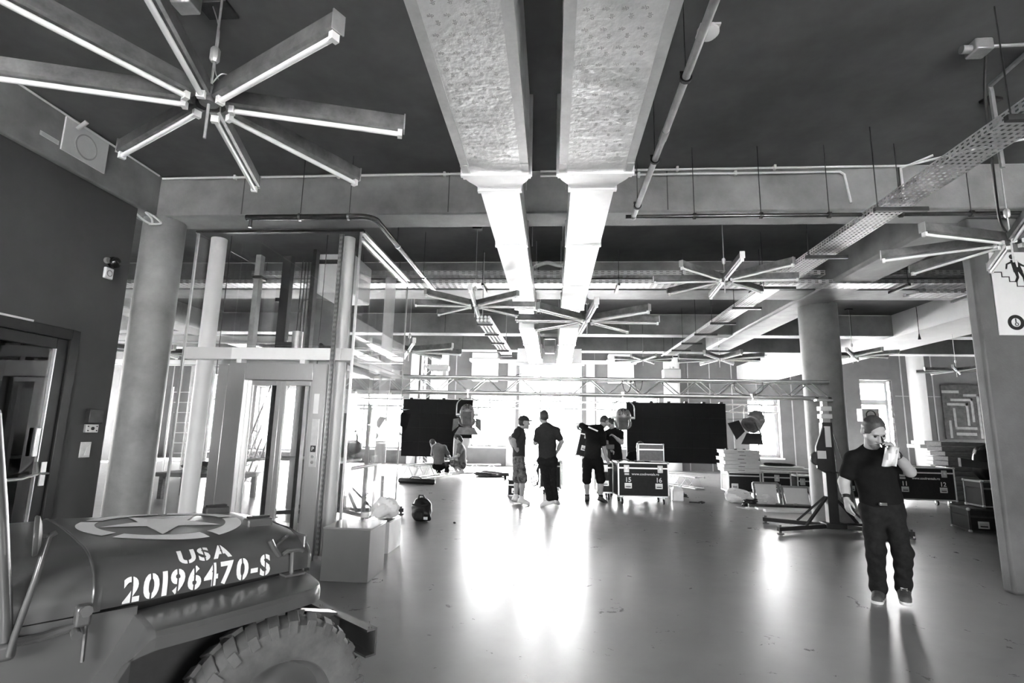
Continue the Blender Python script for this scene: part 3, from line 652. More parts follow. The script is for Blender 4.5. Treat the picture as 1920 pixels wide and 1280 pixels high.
bk = MB().box(XW, XW+.03, 4.94, 5.08, 1.31, 1.39).build('back_plate', M_GALV, t, bevel=.003)
for y, z in ((4.96, 1.37), (4.96, 1.33), (5.06, 1.37), (5.06, 1.33)): MB().cyl((XW+.03, y, z), (XW+.035, y, z), .006, n=8).build('screw', M_BLACK, bk)
MB().cyl((XW+.03, 5.01, 1.35), (XW+.04, 5.01, 1.35), .016, n=12).build('knob', M_BLACK, bk)
t = thing('switch_plate', 'torn pale switch plate below the dark control box', 'switch', (XW, 5.0, 1.15))
MB().box(XW, XW+.008, 4.93, 5.05, 1.07, 1.22).build('plate', M_GALV, t, bevel=.003); MB().prism([(XW+.009, 4.98, 1.09), (XW+.009, 5.04, 1.09), (XW+.009, 5.04, 1.2), (XW+.009, 5.0, 1.16)], (.004, 0, 0)).build('torn_paper', M_PAPER, t)
t = thing('loudspeaker_panel', 'pale square panel with a round grille high on the side beam', 'speaker', (-4.5, 4.42, 4.05))
MB().box(-4.5, -4.485, 4.18, 4.66, 3.86, 4.185).build('panel', M_SIGN, t, bevel=.003)
MB().ring(.12, .105, .006, (-4.485, 4.42, 4.01), (1, 0, 0)).build('grille_ring', M_CONCL, t)
MB().cyl((-4.48, 4.3, 4.13), (-4.4, 4.3, 4.2), .02, n=10).build('hook', M_CONCL, t)
t = thing('label_strip', 'small printed strip beside the pale square panel', 'sign', (-4.5, 4.0, 3.88))
MB().box(-4.5, -4.495, 3.98, 4.16, 3.885, 3.925).build('strip', M_SIGN, t)
for k in range(3): MB().box(-4.494, -4.493, 3.995, 4.145, 3.892+k*.01, 3.895+k*.01).build('print_line', M_INK, t)
cable('cable', 'white cables curling out above the end of the dark wall', [(-4.6, 5.22, 3.7), (-4.55, 5.3, 3.64), (-4.5, 5.36, 3.62), (-4.46, 5.3, 3.66), (-4.5, 5.26, 3.71), (-4.47, 5.34, 3.7), (-4.42, 5.4, 3.64), (-4.5, 5.32, 3.6)], .012, M_COND, n=8)
# ================================================================== STAIR SIGN ON THE PARTITION
t = thing('stair_sign', 'large white board with a walking figure on steps and round dials', 'sign', (4.85, 5.63, 2.9))
YS = 5.64
MB().box(4.485, 5.45, YS-.012, YS-.001, 2.47, 3.34).build('board', M_SIGN, t, bevel=.002)
def flat(name, pts, m=M_BLACK): return MB().prism([(x, YS-.015, z) for x, z in pts], (0, .002, 0)).build(name, m, t, smooth=False)
x0, z0 = 4.51, 3.13; st = MB()
for k in range(8):
    st.box(x0+k*.068, x0+k*.068+.075, YS-.0155, YS-.012, z0-k*.05-.008, z0-k*.05)
    st.box(x0+k*.068+.067, x0+k*.068+.075, YS-.0155, YS-.012, z0-k*.05-.055, z0-k*.05)
st.build('step_line', M_BLACK, t)
hx, hz = 4.70, 3.29
MB().lathe([(.026, 0), (.026, .003)], (hx, YS-.012, hz), (0, -1, 0), n=20).build('figure_head', M_BLACK, t)
flat('figure_torso', [(hx-.02, hz-.035), (hx+.05, hz-.035), (hx+.09, hz-.16), (hx, hz-.165)])
flat('shirt_front', [(hx+.022, hz-.036), (hx+.05, hz-.038), (hx+.045, hz-.11), (hx+.035, hz-.11)], M_SIGN).location.y -= .002
flat('figure_arm', [(hx-.02, hz-.05), (hx-.065, hz-.075), (hx-.075, hz-.13), (hx-.06, hz-.13), (hx-.05, hz-.085), (hx-.015, hz-.07)])
flat('figure_arm', [(hx+.06, hz-.06), (hx+.12, hz-.1), (hx+.15, hz-.095), (hx+.12, hz-.115), (hx+.06, hz-.09)])
flat('figure_leg', [(hx+.005, hz-.16), (hx+.04, hz-.16), (hx+.045, hz-.22), (hx+.02, hz-.27), (hx, hz-.26), (hx+.02, hz-.215)])
flat('figure_leg', [(hx+.045, hz-.16), (hx+.085, hz-.16), (hx+.1, hz-.22), (hx+.115, hz-.315), (hx+.09, hz-.315), (hx+.078, hz-.22)])
for cx in (4.655, 4.86, 5.07):
    MB().ring(.078, .045, .003, (cx, YS-.0125, 2.6), (0, -1, 0)).build('dial_ring', M_BLACK, t)
    flat('dial_hand', [(cx-.006, 2.64), (cx+.006, 2.64), (cx+.004, 2.6), (cx-.004, 2.6)])
    MB().ring(.018, .012, .003, (cx+.006, YS-.0125, 2.582), (0, -1, 0)).build('dial_hub', M_BLACK, t)
# ================================================================== TRUSSES
def truss(label, A, B, sec=.27, bay=.29, r=.025, rb=.009, m=None, up=(0,0,1), group=None, cat='truss', faces=4):
    m = m or M_ALU; A = Vector(A); B = Vector(B); Ln = (B-A).length; d = (B-A).normalized(); up = Vector(up)
    s = up.cross(d).normalized(); u = d.cross(s)
    t = thing('truss', label, cat, A, group=group)
    Mx = Matrix(((d.x, s.x, u.x, A.x), (d.y, s.y, u.y, A.y), (d.z, s.z, u.z, A.z), (0, 0, 0, 1)))
    Ml = Matrix.Translation(-A) @ Mx; h = sec/2
    ch = MB().cyl((0,0,0), (Ln,0,0), r, n=10).mesh('chord', m)
    for a, b in ((-h,-h), (h,-h), (h,h), (-h,h)):
        o = link('chord', ch, t, w=False); o.matrix_local = Ml @ Matrix.Translation((0, a, b))
    n = max(int(Ln/bay), 1); bl = Ln/n
    b1 = MB().cyl((0,0,-h), (bl,0,h), rb, n=6, caps=False).mesh('brace', m); b2 = MB().cyl((0,0,h), (bl,0,-h), rb, n=6, caps=False).mesh('brace', m)
    for f in range(faces):
        Rf = Matrix.Rotation(f*math.pi/2, 4, 'X')
        for k in range(n):
            o = link('brace', b1 if (k+f//2) % 2 == 0 else b2, t, w=False); o.matrix_local = Ml @ Rf @ Matrix.Translation((k*bl, h, 0))
    for k in range(0, n+1, max(n//4, 1)):
        for zz in (-h, h): o = MB().box(-.012, .012, -h-.01, h+.01, zz-.011, zz+.011).build('end_plate', m, t, w=False); o.matrix_local = Ml @ Matrix.Translation((k*bl, 0, 0))
    return t
truss('long silver lighting truss spanning the hall above the two standing men', (-3.75, 9.05, 2.178), (4.43, 9.05, 2.178), sec=.26)
RT = truss('thin rear truss carrying the black screens', (-6.6, 17.85, 2.32), (7.2, 17.85, 2.32), sec=.24, bay=.5, r=.022, rb=.008, faces=2)
truss('silver truss lying on the floor under the seated man', (-4.05, 15.2, .22), (-3.1, 18.6, .22), sec=.38, bay=.3, m=M_GALV, faces=4)
truss('silver truss lying on the floor right of the numbered case', (3.95, 15.0, .17), (2.9, 17.4, .17), sec=.29, bay=.3, m=M_GALV)
truss('short low truss lying behind the squatting man', (-3.1, 19.8, .12), (-1.9, 20.1, .12), sec=.2, bay=.25, r=.018, m=M_WHITE, faces=2)
truss('upright truss tower behind the left screen', (-4.75, 20.5, 0), (-4.75, 20.5, 4.4), sec=.55, bay=.45, r=.05, m=M_WHITE, up=(0,1,0))
truss('white truss leaning in the left bay, seen through the lift glass', (-7.6, 13.0, .1), (-6.9, 13.4, 3.0), sec=.3, bay=.3, m=M_WHITE, up=(0,1,0))
for x in (-6, -1.2, 1.4, 6.6): MB().cyl((x, 17.85, 2.4), (x, 17.85, 6.59), .004, n=5).build('suspension_wire', M_GALV, RT)
# things on top of the long truss
t = thing('moving_head_lamp', 'pale spotlight lying on top of the truss above the left screen', 'lamp', (-2.0, 9.05, 2.335))
MB().box(-2.12, -1.78, 8.95, 9.15, 2.42, 2.52).build('body', M_SIGN, t, bevel=.03); MB().box(-2.05, -2.0, 9.0, 9.1, 2.335, 2.42).box(-1.88, -1.82, 9.0, 9.1, 2.335, 2.42).build('foot', M_SIGN, t)
MB().tube([(-2.1, 9.05, 2.46), (-2.2, 9.05, 2.5), (-2.22, 9.05, 2.54)], .02).build('lens_tube', M_SIGN, t)
t = thing('moving_head_lamp', 'pale boxy lamp standing behind the truss near the white pilaster', 'lamp', (1.98, 9.05, 2.335))
MB().box(1.84, 2.12, 8.95, 9.15, 2.335, 2.5).build('body', M_SIGN, t, bevel=.02); MB().cyl((1.98, 9.05, 2.5), (1.98, 9.05, 2.54), .05).build('lens', M_GALV, t)
for i, (a, b, s) in enumerate(((-.62, -.42, .06), (1.15, 1.3, -.22), (1.35, 1.48, -.2), (2.95, 3.4, -.24))):
    mid = (a+b)/2
    cable('cable', ['black cable loop on top of the truss left of the entrance', 'black cable hanging in a narrow loop from the truss, first of two', 'black cable hanging in a narrow loop from the truss, second of two', 'wide black cable loop hanging in the truss on the right'][i],
          [(a, 8.93, 2.31), (a+.02, 8.92, 2.31+s*.7), (mid, 8.92, 2.31+s), (b-.02, 8.92, 2.31+s*.7), (b, 8.93, 2.31)], .008)
for i, dx in enumerate((-.0, .14, .3)):
    t = thing('conifer', ['leftmost', 'middle', 'rightmost'][i]+' of three small pointed trees outside the entrance', 'tree', (.35+dx*8, 40, -.3), group='trees outside the entrance')
    MB().cyl((.35+dx*8, 40, -.3), (.35+dx*8, 40, 1.2), .2).build('trunk', M_WOOD, t)
    MB().lathe([(.45, 1.0), (.42, 2.2), (.3, 3.8), (.12, 5.2), (.03, 6.0+.3*i)], (.35+dx*8, 40, 0), n=12).build('crown', mat('pale_foliage', .5, .8, var=.3), t)
# ================================================================== BLACK SCREENS
def screen(label, cols, y, z1):
    x0 = cols[0][0]; t = thing('led_screen', label, 'screen', (x0, y, cols[0][2]))
    for xa, xb, zb in cols:
        n = max(round((xb-xa)/.5), 1); w = (xb-xa)/n; rows = max(round((z1-zb)/.5), 1); hh = (z1-zb)/rows
        me = MB().box(0, w-.002, 0, .08, 0, hh-.002).mesh('led_panel', M_LED)
        for i in range(n):
            for j in range(rows): o = link('led_panel', me, t, w=False); o.location = (xa+i*w-x0, 0, zb+j*hh-cols[0][2])
    for xa, xb, zb in cols: MB().box(xa, xb-.003, y+.06, y+.1, zb, z1-.003).build('back_frame', M_BLACK, t)
    xa, xb = cols[0][0], cols[-1][1]
    for k in range(int((xb-xa)/.55)+1):
        x = xa+.25+k*.55
        if x < xb: MB().box(x-.05, x+.05, y+.02, y+.1, z1, z1+.05).box(x-.02, x+.02, y+.08, y+.3, z1+.0, z1+.04).build('hanging_clamp', M_BLACK, t)
    return t
screen('black stepped screen hanging behind the two crouching men', [(-4.95, -3.22, .56), (-3.22, -2.62, 1.18)], 17.6, 2.43)
screen('wide black screen hanging behind the numbered case', [(2.4, 5.52, .56)], 17.6, 2.45)
# ================================================================== STAGE LAMPS UNDER THE TRUSS
def fresnel(label, x, y, ztop, yaw, pitch, barn, front=False):
    t = thing('stage_lamp', label, 'lamp', (x, y, ztop), yaw, group='stage lamps hanging from the truss'); t.scale = (.75, .75, .75)
    MB().cyl((0,0,-.0), (0,0,-.13), .02, n=10).box(-.03, .03, -.05, .05, -.02, .06).build('hook_clamp', M_ALU, t, w=False)
    yk = [(-.24, 0, -.52)]+[(-.24*math.cos(a), 0, -.30+.18*math.sin(a)) for a in [k*math.pi/10 for k in range(11)]]+[(.24, 0, -.52)]
    MB().tube(yk, .012, 8).build('yoke', M_GALV if not front else M_DARKM, t, w=False)
    c = V(0, 0, -.5); ax = Vector((0, math.cos(pitch), math.sin(pitch))); up = ax.cross(Vector((-1, 0, 0))); 
    def P(a, b, cc): return c+Vector((1,0,0))*a+ax*b+up*cc
    prof = [(.02, -.24), (.09, -.225), (.14, -.17), (.165, -.08), (.165, .06), (.14, .08), (.14, .16), (.19, .17), (.19, .2)]
    mb = MB(); mb.lathe(prof, c, ax, n=20)
    b = mb.build('housing', M_LAMPM, t, w=False)
    for s in (-1, 1):
        MB().cyl(P(s*.165, 0, 0), P(s*.25, 0, 0), .03, n=10).build('tilt_knob', M_GALV, t, w=False)
        for k in range(4): MB().bar(P(s*.015, -.238+.006*abs(k-1), .07-.045*k), P(s*.095, -.2+.006*abs(k-1), .07-.045*k), .03, .02, up=ax).build('vent_slot', M_BLACK, b, w=False)
    MB().lathe([(.135, .185), (.12, .2), (.05, .21), (.0, .212)], c, ax, n=20).build('lens', G_CLEAR, t, w=False)
    MB().hexa([P(-.1, -.2, -.16), P(.1, -.2, -.16), P(.1, .12, -.2), P(-.1, .12, -.2), P(-.1, -.14, -.1), P(.1, -.14, -.1), P(.12, .12, -.1), P(-.12, .12, -.1)]).build('ballast_foot', M_LAMPM, t, w=False)
    if barn:
        q = .2
        for dx, dz in ((0, 1), (0, -1), (1, 0), (-1, 0)):
            e1 = (dz, dx) if dx == 0 else (dz, dx)
            bl = .2 if barn == 2 else .09
            if dx == 0: pts = [(-.17, q, dz*.19), (.17, q, dz*.19), (.26, q+bl, dz*.33), (-.26, q+bl, dz*.33)]
            else: pts = [(dx*.19, q, -.15), (dx*.19, q, .15), (dx*.32, q+bl, .22), (dx*.32, q+bl, -.22)]
            MB().prism([P(*p) for p in pts], ax*.006).build('barn_door', M_BLACK if barn == 2 else M_LAMPM, t, w=False)
    return t
xl = [atY(877, 750, 8.92).x, atY(1168, 752, 8.92).x, atY(1412, 750, 8.92).x]
fresnel('stage lamp hanging in front of the left black screen', xl[0], 8.92, 2.05, R(8), R(-52), 1)
fresnel('stage lamp hanging at the left edge of the wide black screen', xl[1], 8.92, 2.05, R(-5), R(-35), 0)
fresnel('stage lamp with black barn doors hanging before the right window', xl[2], 8.92, 2.05, R(125), R(-38), 2)
fresnel('stage lamp hanging behind the right glass of the lift', -2.75, 8.92, 2.05, R(-140), R(-30), 2)
# ================================================================== TRUSS LIFTING TOWERS
def tower(label, x, y, rz):
    t = thing('lifting_tower', label, 'lifting tower', (x, y, 0), rz)
    B = lambda *a: MB().box(*a)
    B(-.075, .075, -.06, .06, .05, 1.66).build('mast', M_BLACK, t, w=False, bevel=.006)
    for k, (w_, z1) in enumerate(((.06, 1.8), (.05, 1.9), (.04, 2.0))): B(-w_, w_, -.045+k*.004, .045-k*.004, 1.6, z1).build('mast_stage', M_ALU, t, w=False, bevel=.004)
    for z in (1.72, 1.84): B(-.085, .085, -.07, .07, z, z+.075).build('stage_collar', M_SIGN, t, w=False, bevel=.008)
    B(-.13, .13, -.05, .05, 1.99, 2.035).build('top_fork', M_ALU, t, w=False, bevel=.008)
    for sx in (-.1, .1): MB().cyl((sx, 0, 2.03), (sx, 0, 2.06), .025).build('fork_pin', M_BLACK, t, w=False)
    MB().prism([(-.075, -.075, 1.58), (-.2, -.075, 1.28), (-.2, -.075, .95), (-.075, -.075, .88), (.02, -.075, .88), (.02, -.075, 1.58)], (0, .05, 0)).build('winch_cover', M_BLACK, t, w=False, bevel=.006)
    B(-.19, -.06, -.082, -.076, 1.1, 1.22).build('warning_plate', M_SIGN, t, w=False); B(-.055, .03, -.082, -.06, 1.28, 1.6).build('rating_plate', M_SIGN, t, w=False)
    MB().tube([(-.12, -.08, .94), (-.12, -.12, .94), (.05, -.13, .9), (.05, -.2, .9)], .012).build('crank_handle', M_DARKM, t, w=False)
    MB().lathe([(.1, 0), (.11, .01), (.11, .05), (.1, .06)], (-.17, -.06, 1.1), (0, 1, 0), n=18).build('winch_drum', M_DARKM, t, w=False)
    B(-.15, .15, -.12, .12, .06, .14).build('foot_block', M_BLACK, t, w=False, bevel=.01)
    for k, a in enumerate((200, 142, 338, 22)):
        a = R(a); d = V(math.cos(a), math.sin(a), 0)
        o = MB().bar(d*.1+V(0,0,.09), d*1.02+V(0,0,.07), .06, .06).build('outrigger', M_BLACK, t, w=False, bevel=.004)
        MB().bar(d*.08+V(0,0,.52), d*.5+V(0,0,.11), .04, .03).build('strut', M_BLACK, o, w=False)
        MB().cyl(d*.98, d*.98+V(0,0,.13), .02, n=8).cyl(d*.98, d*.98+V(0,0,.012), .05, n=12).build('levelling_foot', M_DARKM, o, w=False)
    for k in range(2): MB().cyl((.09+.02*k, .0, 1.5), (.14+.2*k, -.02, .5), .005, n=6).build('safety_wire', M_BLACK, t, w=False)
    return t
tower('black winch tower with spread legs carrying the right end of the truss', 4.32, 8.9, 0)
tower('black winch tower seen through the glass of the lift', -3.45, 8.85, R(180))
# ================================================================== JEEP
JP = thing('jeep', 'olive military jeep with white star and stencilled numbers on the hood', 'car', (-1.5326, 2.4668, 0), R(51.925))
def JB(mb, name, m, parent=None, bevel=0, smooth=True, label=None, fix=True):
    mb.v = [(p[0], -p[1], p[2]) for p in mb.v]          # authored with +y to the car's right
    return mb.build(name, m, parent or JP, bevel=bevel, w=False, smooth=smooth, label=label, fix=fix)
def lerp(a, b, f): return a+(b-a)*f
def sec(u):
    f = (u+.56)/.78; w = lerp(.605, .447, f); zb = lerp(.831, .807, f); zt = lerp(.992, .978, f)
    if u > .1: zt -= .03*((u-.1)/.12)**2
    return w, zb, zt
NS = 26
def sec_pts(u, off=0.0):
    w, zb, zt = sec(u); a, b = .30, zt-zb-.035; half = []
    half.append((w+off, zb))
    for k in range(NS):
        t = math.pi/2*k/(NS-1); ct, st = math.cos(t)**.85, math.sin(t)**.85
        half.append((w-a+a*ct+off*math.cos(t), zt-b+b*st-.006+off*math.sin(t)))
    n = 6
    for k in range(1, n+1):
        v = (w-a)*(1-k/n); half.append((v, zt-.006+.006*(1-(v/(w-a))**2)+off))
    return half
def hood_ring(u, off=0.0):
    h = sec_pts(u, off); return [(u, v, z) for v, z in h]+[(u, -v, z) for v, z in reversed(h[:-1])]
JB(MB().loft([hood_ring(-.56+.78*k/24) for k in range(25)]), 'hood', M_JEEP)
JB(MB().loft([[(u, p[1]*s, p[2]-.004) for p in hood_ring(-.56)] for u, s in ((-.54, .996), (-.8, 1.005), (-1.02, 1.01))]), 'cowl', M_JEEP)
rim = hood_ring(-.562, .001); JB(MB().tube(rim, .004, 6), 'hood_seam', M_JEEP)
JB(MB().tube(hood_ring(.222, .001), .007, 6), 'hood_lip', M_JEEP)
# surface lookups for the painted markings
def on_side(u, t, off=.0025):
    P = sec_pts(u); acc = 0
    for (v0, z0), (v1, z1) in zip(P, P[1:]):
        d = math.hypot(v1-v0, z1-z0)
        if acc+d >= t and d > 0:
            f = (t-acc)/d; n = Vector((0, z1-z0, -(v1-v0))).normalized(); return Vector((u, lerp(v0, v1, f), lerp(z0, z1, f)))+n*off
        acc += d
    return Vector((u, P[-1][0], P[-1][1]+off))
def on_top(u, v, off=.0025):
    P = sec_pts(u); s = 1 if v >= 0 else -1; a = abs(v)
    for (v0, z0), (v1, z1) in zip(P, P[1:]):
        if v1 <= a <= v0 and v0 > v1: f = (v0-a)/(v0-v1); return Vector((u, v, lerp(z0, z1, f)+off))
    return Vector((u, v, P[-1][1]+off))
def refine(mb, step, cuts=None):
    b = bmesh.new(); vs = [b.verts.new(p) for p in mb.v]
    for f in mb.f:
        try: b.faces.new([vs[i] for i in f])
        except ValueError: pass
    for axis in (0, 1):
        lo = min(v.co[axis] for v in b.verts); hi = max(v.co[axis] for v in b.verts); k = math.floor(lo/step)+1
        while k*step < hi:
            co = [0, 0, 0]; co[axis] = k*step; no = [0, 0, 0]; no[axis] = 1
            bmesh.ops.bisect_plane(b, geom=b.verts[:]+b.edges[:]+b.faces[:], plane_co=co, plane_no=no); k += 1
    for x0, x1 in (cuts or []):
        for x in (x0, x1): bmesh.ops.bisect_plane(b, geom=b.verts[:]+b.edges[:]+b.faces[:], plane_co=(x, 0, 0), plane_no=(1, 0, 0))
        kill = [f for f in b.faces if x0 < f.calc_center_median().x < x1]; bmesh.ops.delete(b, geom=kill, context='FACES')
    b.verts.index_update(); o = MB(); o.add([tuple(v.co) for v in b.verts], [tuple(v.index for v in f.verts) for f in b.faces]); b.free(); return o
def stencil(txt, u0, u1, t0, hgt):
    gs = []; x = 0
    for ch in txt:
        g = text_mb(ch, 1.0, .035); xs = [p[0] for p in g.v]; a, b = min(xs), max(xs)
        adv = (b-a)+.10; gs.append((ch, g, x-a, (a+b)/2)); x += adv
    tot = x-.10; capz = max(p[1] for p in gs[0][1].v); low = 0
    for ch, g, dx, cx in gs:
        cuts = [(cx-.028, cx+.028)] if ch in '0698SU' else ([(cx+.05, cx+.1)] if ch == '4' else [(cx-.02, cx+.03)] if ch in 'A2' else [])
        if ch == '-': cuts = []
        q = refine(g, .08, cuts)
        q.v = [tuple(on_side(u0+(p[0]+dx)/tot*(u1-u0), t0+p[1]/capz*hgt)) for p in q.v]
        o = JB(q, 'stencil_character', M_INKW, smooth=False, fix=False)
stencil('20196470-S', -.482, .035, .008, .075)
stencil('USA', -.31, -.12, .1, .062)
# star in broken ring
su, sv, r1, r0 = -.235, .02, .325, .245
EU, EV = .9, 1.12
st = MB(); pts = []
for k in range(10):
    a = math.pi*k/5+R(108); rr = r0*1.0 if k % 2 == 0 else r0*.42
    pts.append((su+EU*rr*math.cos(a), sv+EV*rr*math.sin(a), 0))
st.add([(su, sv, 0)]+pts, [(0, 1+k, 1+(k+1) % 10) for k in range(10)])
q = refine(st, .03); q.v = [tuple(on_top(p[0], p[1])) for p in q.v]; JB(q, 'hood_star', M_INKW, smooth=False, fix=False)
for k in range(5):
    m = MB(); n = 18; a0, a1 = R(108+72*k-32), R(108+72*k+32); vs = []
    for i in range(n+1):
        a = lerp(a0, a1, i/n)
        for rr in (r0+.012, .29, r1): vs.append((su+EU*rr*math.cos(a), sv+EV*rr*math.sin(a), 0))
    fs = []
    for i in range(n): fs += [(3*i, 3*i+1, 3*i+4, 3*i+3), (3*i+1, 3*i+2, 3*i+5, 3*i+4)]
    m.add([tuple(on_top(p[0], p[1])) for p in vs], fs); JB(m, 'ring_segment', M_INKW, smooth=False, fix=False)
# rests and latches on the hood
for u, v in ((.06, -.22), (.075, .24)):
    c = on_top(u, v, 0); JB(MB().box(u-.055, u+.055, v-.03, v+.03, c.z-.012, c.z+.03), 'windscreen_rest', M_JEEPD if v < 0 else M_JEEP, bevel=.008)
    JB(MB().box(u-.045, u+.045, v-.014, v+.014, c.z+.03, c.z+.038), 'rest_pad', M_BLACK)
for s in (1, -1):
    tp = on_side(.125, .10, .012); lo = on_side(.125, .0, .02)
    a = JB(MB().tube([(.128, s*lo.y, .79), (.126, s*lo.y, .86), (.124, s*(lo.y-.002), .892)], .009, 8), 'hood_latch', M_JEEP)
    JB(MB().tube([(.085, s*lo.y, .885), (.105, s*lo.y, .896), (.145, s*lo.y, .896), (.168, s*lo.y, .888)], .009, 8), 'latch_tee', M_JEEP, a)
    JB(MB().box(.09, .17, s*lo.y-.03, s*lo.y+.03, .8, .808), 'latch_base', M_JEEP, a)
    q0, q1 = on_side(.05, .1, .012), on_side(.135, .15, .012)
    b = JB(MB().tube([(q0.x, s*q0.y, q0.z), (q1.x, s*q1.y, q1.z)], .008, 8), 'hood_catch', M_JEEP)
    JB(MB().tube([(q0.x-.015, s*q0.y, q0.z+.03), (q0.x, s*(q0.y+.004), q0.z), (q0.x+.028, s*q0.y, q0.z-.035)], .011, 8), 'catch_claw', M_JEEP, b)
# fenders
def fender(s):
    us = [-.43, -.3, -.15, 0, .08, .13, .165, .185, .195]; ov = [.789, .775, .75, .722, .705, .688, .66, .62, .55]
    top = [[(u, s*(sec(u)[0]-.01), .80), (u, s*lerp(sec(u)[0], o, .7), .794), (u, s*(o-.012), .786), (u, s*o, .772), (u, s*o, .735)] for u, o in zip(us, ov)]
    slant = [[(u, s*vi, z), (u, s*lerp(vi, .789, .7), z-.004), (u-.004, s*.777, z-.006), (u-.012, s*.789, z-.014), (u-.04, s*.789, z-.03)]
             for u, vi, z in ((-.75, .61, .34), (-.62, .61, .5), (-.52, .607, .655), (-.47, .604, .745), (-.445, .6, .788))]
    slant[-1] = [(-.448, s*.595, .796), (-.446, s*.72, .79), (-.444, s*.776, .78), (-.446, s*.789, .765), (-.455, s*.789, .73)]
    JB(MB().loft(top), 'fender', M_JEEP); JB(MB().loft(slant+[top[0]]), 'fender_apron', M_JEEP)
for s in (1, -1): fender(s)
for s in (1, -1):
    JB(MB().hexa([(-1.9, s*.56, .32), (-.44, s*.56, .32), (-.44, s*.612, .32), (-1.9, s*.612, .32), (-1.9, s*.56, .83), (-.44, s*.56, .822), (-.44, s*.604, .822), (-1.9, s*.612, .83)]), 'body_side', M_JEEP)
    JB(MB().box(-.5, .2, s*.36-.01, s*.36+.01, .42, .81), 'inner_wing', M_JEEPD)
    JB(MB().box(-1.9, .44, s*.33-.035, s*.33+.035, .43, .55), 'frame_rail', M_JEEPD)
    JB(MB().hexa([(.2, s*.30, .5), (.43, s*.30, .5), (.43, s*.36, .5), (.2, s*.36, .5), (.2, s*.30, .62), (.43, s*.30, .56), (.43, s*.36, .56), (.2, s*.36, .62)]), 'bumper_gusset', M_JEEP)
JB(MB().box(-1.9, -.6, -.57, .57, .36, .4), 'tub_floor', M_JEEPD)
JB(MB().box(-1.94, -1.9, -.61, .61, .34, .83), 'tail_panel', M_JEEP)
JB(MB().box(-1.02, -.99, -.6, .6, .6, .985), 'dashboard', M_JEEPD)
for s in (1, -1): JB(MB().box(-1.75, -1.35, s*.3-.2, s*.3+.2, .45, .58), 'seat_cushion', M_BLACK, bevel=.04); JB(MB().box(-1.82, -1.75, s*.3-.2, s*.3+.2, .5, .98), 'seat_back', M_BLACK, bevel=.03)
# bumper channel with rivets
cross = [(.412, .445), (.462, .445), (.462, .555), (.412, .555), (.412, .547), (.454, .547), (.454, .453), (.412, .453)]
JB(MB().prism([(u, -.635, z) for u, z in cross], (0, 1.27, 0)), 'bumper', M_JEEP)
for v in (.62, .3, .2, -.2, -.3): JB(MB().cyl((.435, v, .553), (.435, v, .562), .008, n=8), 'bumper_bolt', M_JEEP)
# grille with slots and lamps
JB(MB().box(.2, .215, -.43, .43, .5, .94), 'grille_panel', M_JEEP, bevel=.01)
for k in range(9): JB(MB().box(.216, .218, -.2+k*.05-.014, -.2+k*.05+.014, .55, .86), 'grille_slot', M_BLACK)
for s in (1, -1): JB(MB().lathe([(.085, 0), (.085, .03), (.075, .035)], (.215, s*.33, .76), (1,0,0), n=20), 'headlamp', M_CHROME)
# wheels
def wheel(u, v, s, det):
    c = Vector((u, v, .35)); w = .085; prof = []
    pr = [(.205, -.07), (.225, -.08), (.28, -.09), (.325, -.082), (.343, -.05), (.343, .05), (.325, .082), (.28, .09), (.225, .08), (.205, .07)]
    root = JB(MB().lathe([(r*1.0, h) for r, h in pr], c, (0,1,0), n=48, caps=False), 'tyre', M_RUBBER)
    for dv, th0 in ((-.045, 0), (.045, 6.4)):
        for k in range(28 if det else 14):
            a = R(k*(360/28 if det else 360/14)+th0); rd = Vector((math.cos(a), 0, math.sin(a))); tg = Vector((-math.sin(a), 0, math.cos(a)))
            hw = .021; b0 = c+Vector((0, dv, 0))+rd*.335; sg = 1 if dv > 0 else -1; P = []
            for rr in (0, .024):
                for y, o in ((-.036*sg, -.012), (.036*sg, .012)):
                    ins = -.02 if (y*sg > 0) else 0
                    P.append(b0+Vector((0, y, 0))+rd*(rr+ins*1)+tg*(o-hw)); P.append(b0+Vector((0, y, 0))+rd*(rr+ins*1)+tg*(o+hw))
            vs = [P[0], P[1], P[3], P[2], P[4], P[5], P[7], P[6]]
            JB(MB().hexa(vs), 'tread_lug', M_RUBBER, root, bevel=.003)
    for dv in ((.088,) if s > 0 else (-.088,)):
        for k in range(28 if det else 0):
            a = R(k*360/28+9); rd = Vector((math.cos(a), 0, math.sin(a)))
            JB(MB().bar(c+rd*.30+V(0, dv, 0), c+rd*.342+V(0, dv*.9, 0), .028, .012, up=(0,1,0)), 'shoulder_rib', M_RUBBER, root)
    rm = JB(MB().lathe([(.212, .06), (.205, .068), (.195, .05), (.185, .02), (.13, .035), (.1, .06), (.05, .065), (.045, .1), (.0, .105)], c, (0, s, 0), n=36, caps=False), 'rim', M_JEEP)
    for k in range(5):
        a = R(72*k+20); JB(MB().cyl(c+V(.072*math.cos(a), s*.06, .072*math.sin(a)), c+V(.072*math.cos(a), s*.08, .072*math.sin(a)), .013, n=6), 'wheel_nut', M_JEEP, rm)
    JB(MB().ring(.222, .205, .012, c+V(0, s*.06, 0), (0, s, 0), 36), 'rim_edge', M_JEEP, rm)
wheel(.02, .625, 1, True); wheel(.02, -.625, -1, False); wheel(-1.55, .625, 1, False); wheel(-1.55, -.625, -1, False)
for u in (.02, -1.55): JB(MB().cyl((u, -.56, .35), (u, .56, .35), .04, n=12), 'axle', M_JEEPD)
for s in (1, -1): JB(MB().tube([(-.4, s*.33, .42), (-.2, s*.33, .4), (.02, s*.33, .39), (.25, s*.33, .4), (.42, s*.33, .44)], .025, 6), 'leaf_spring', M_JEEPD)
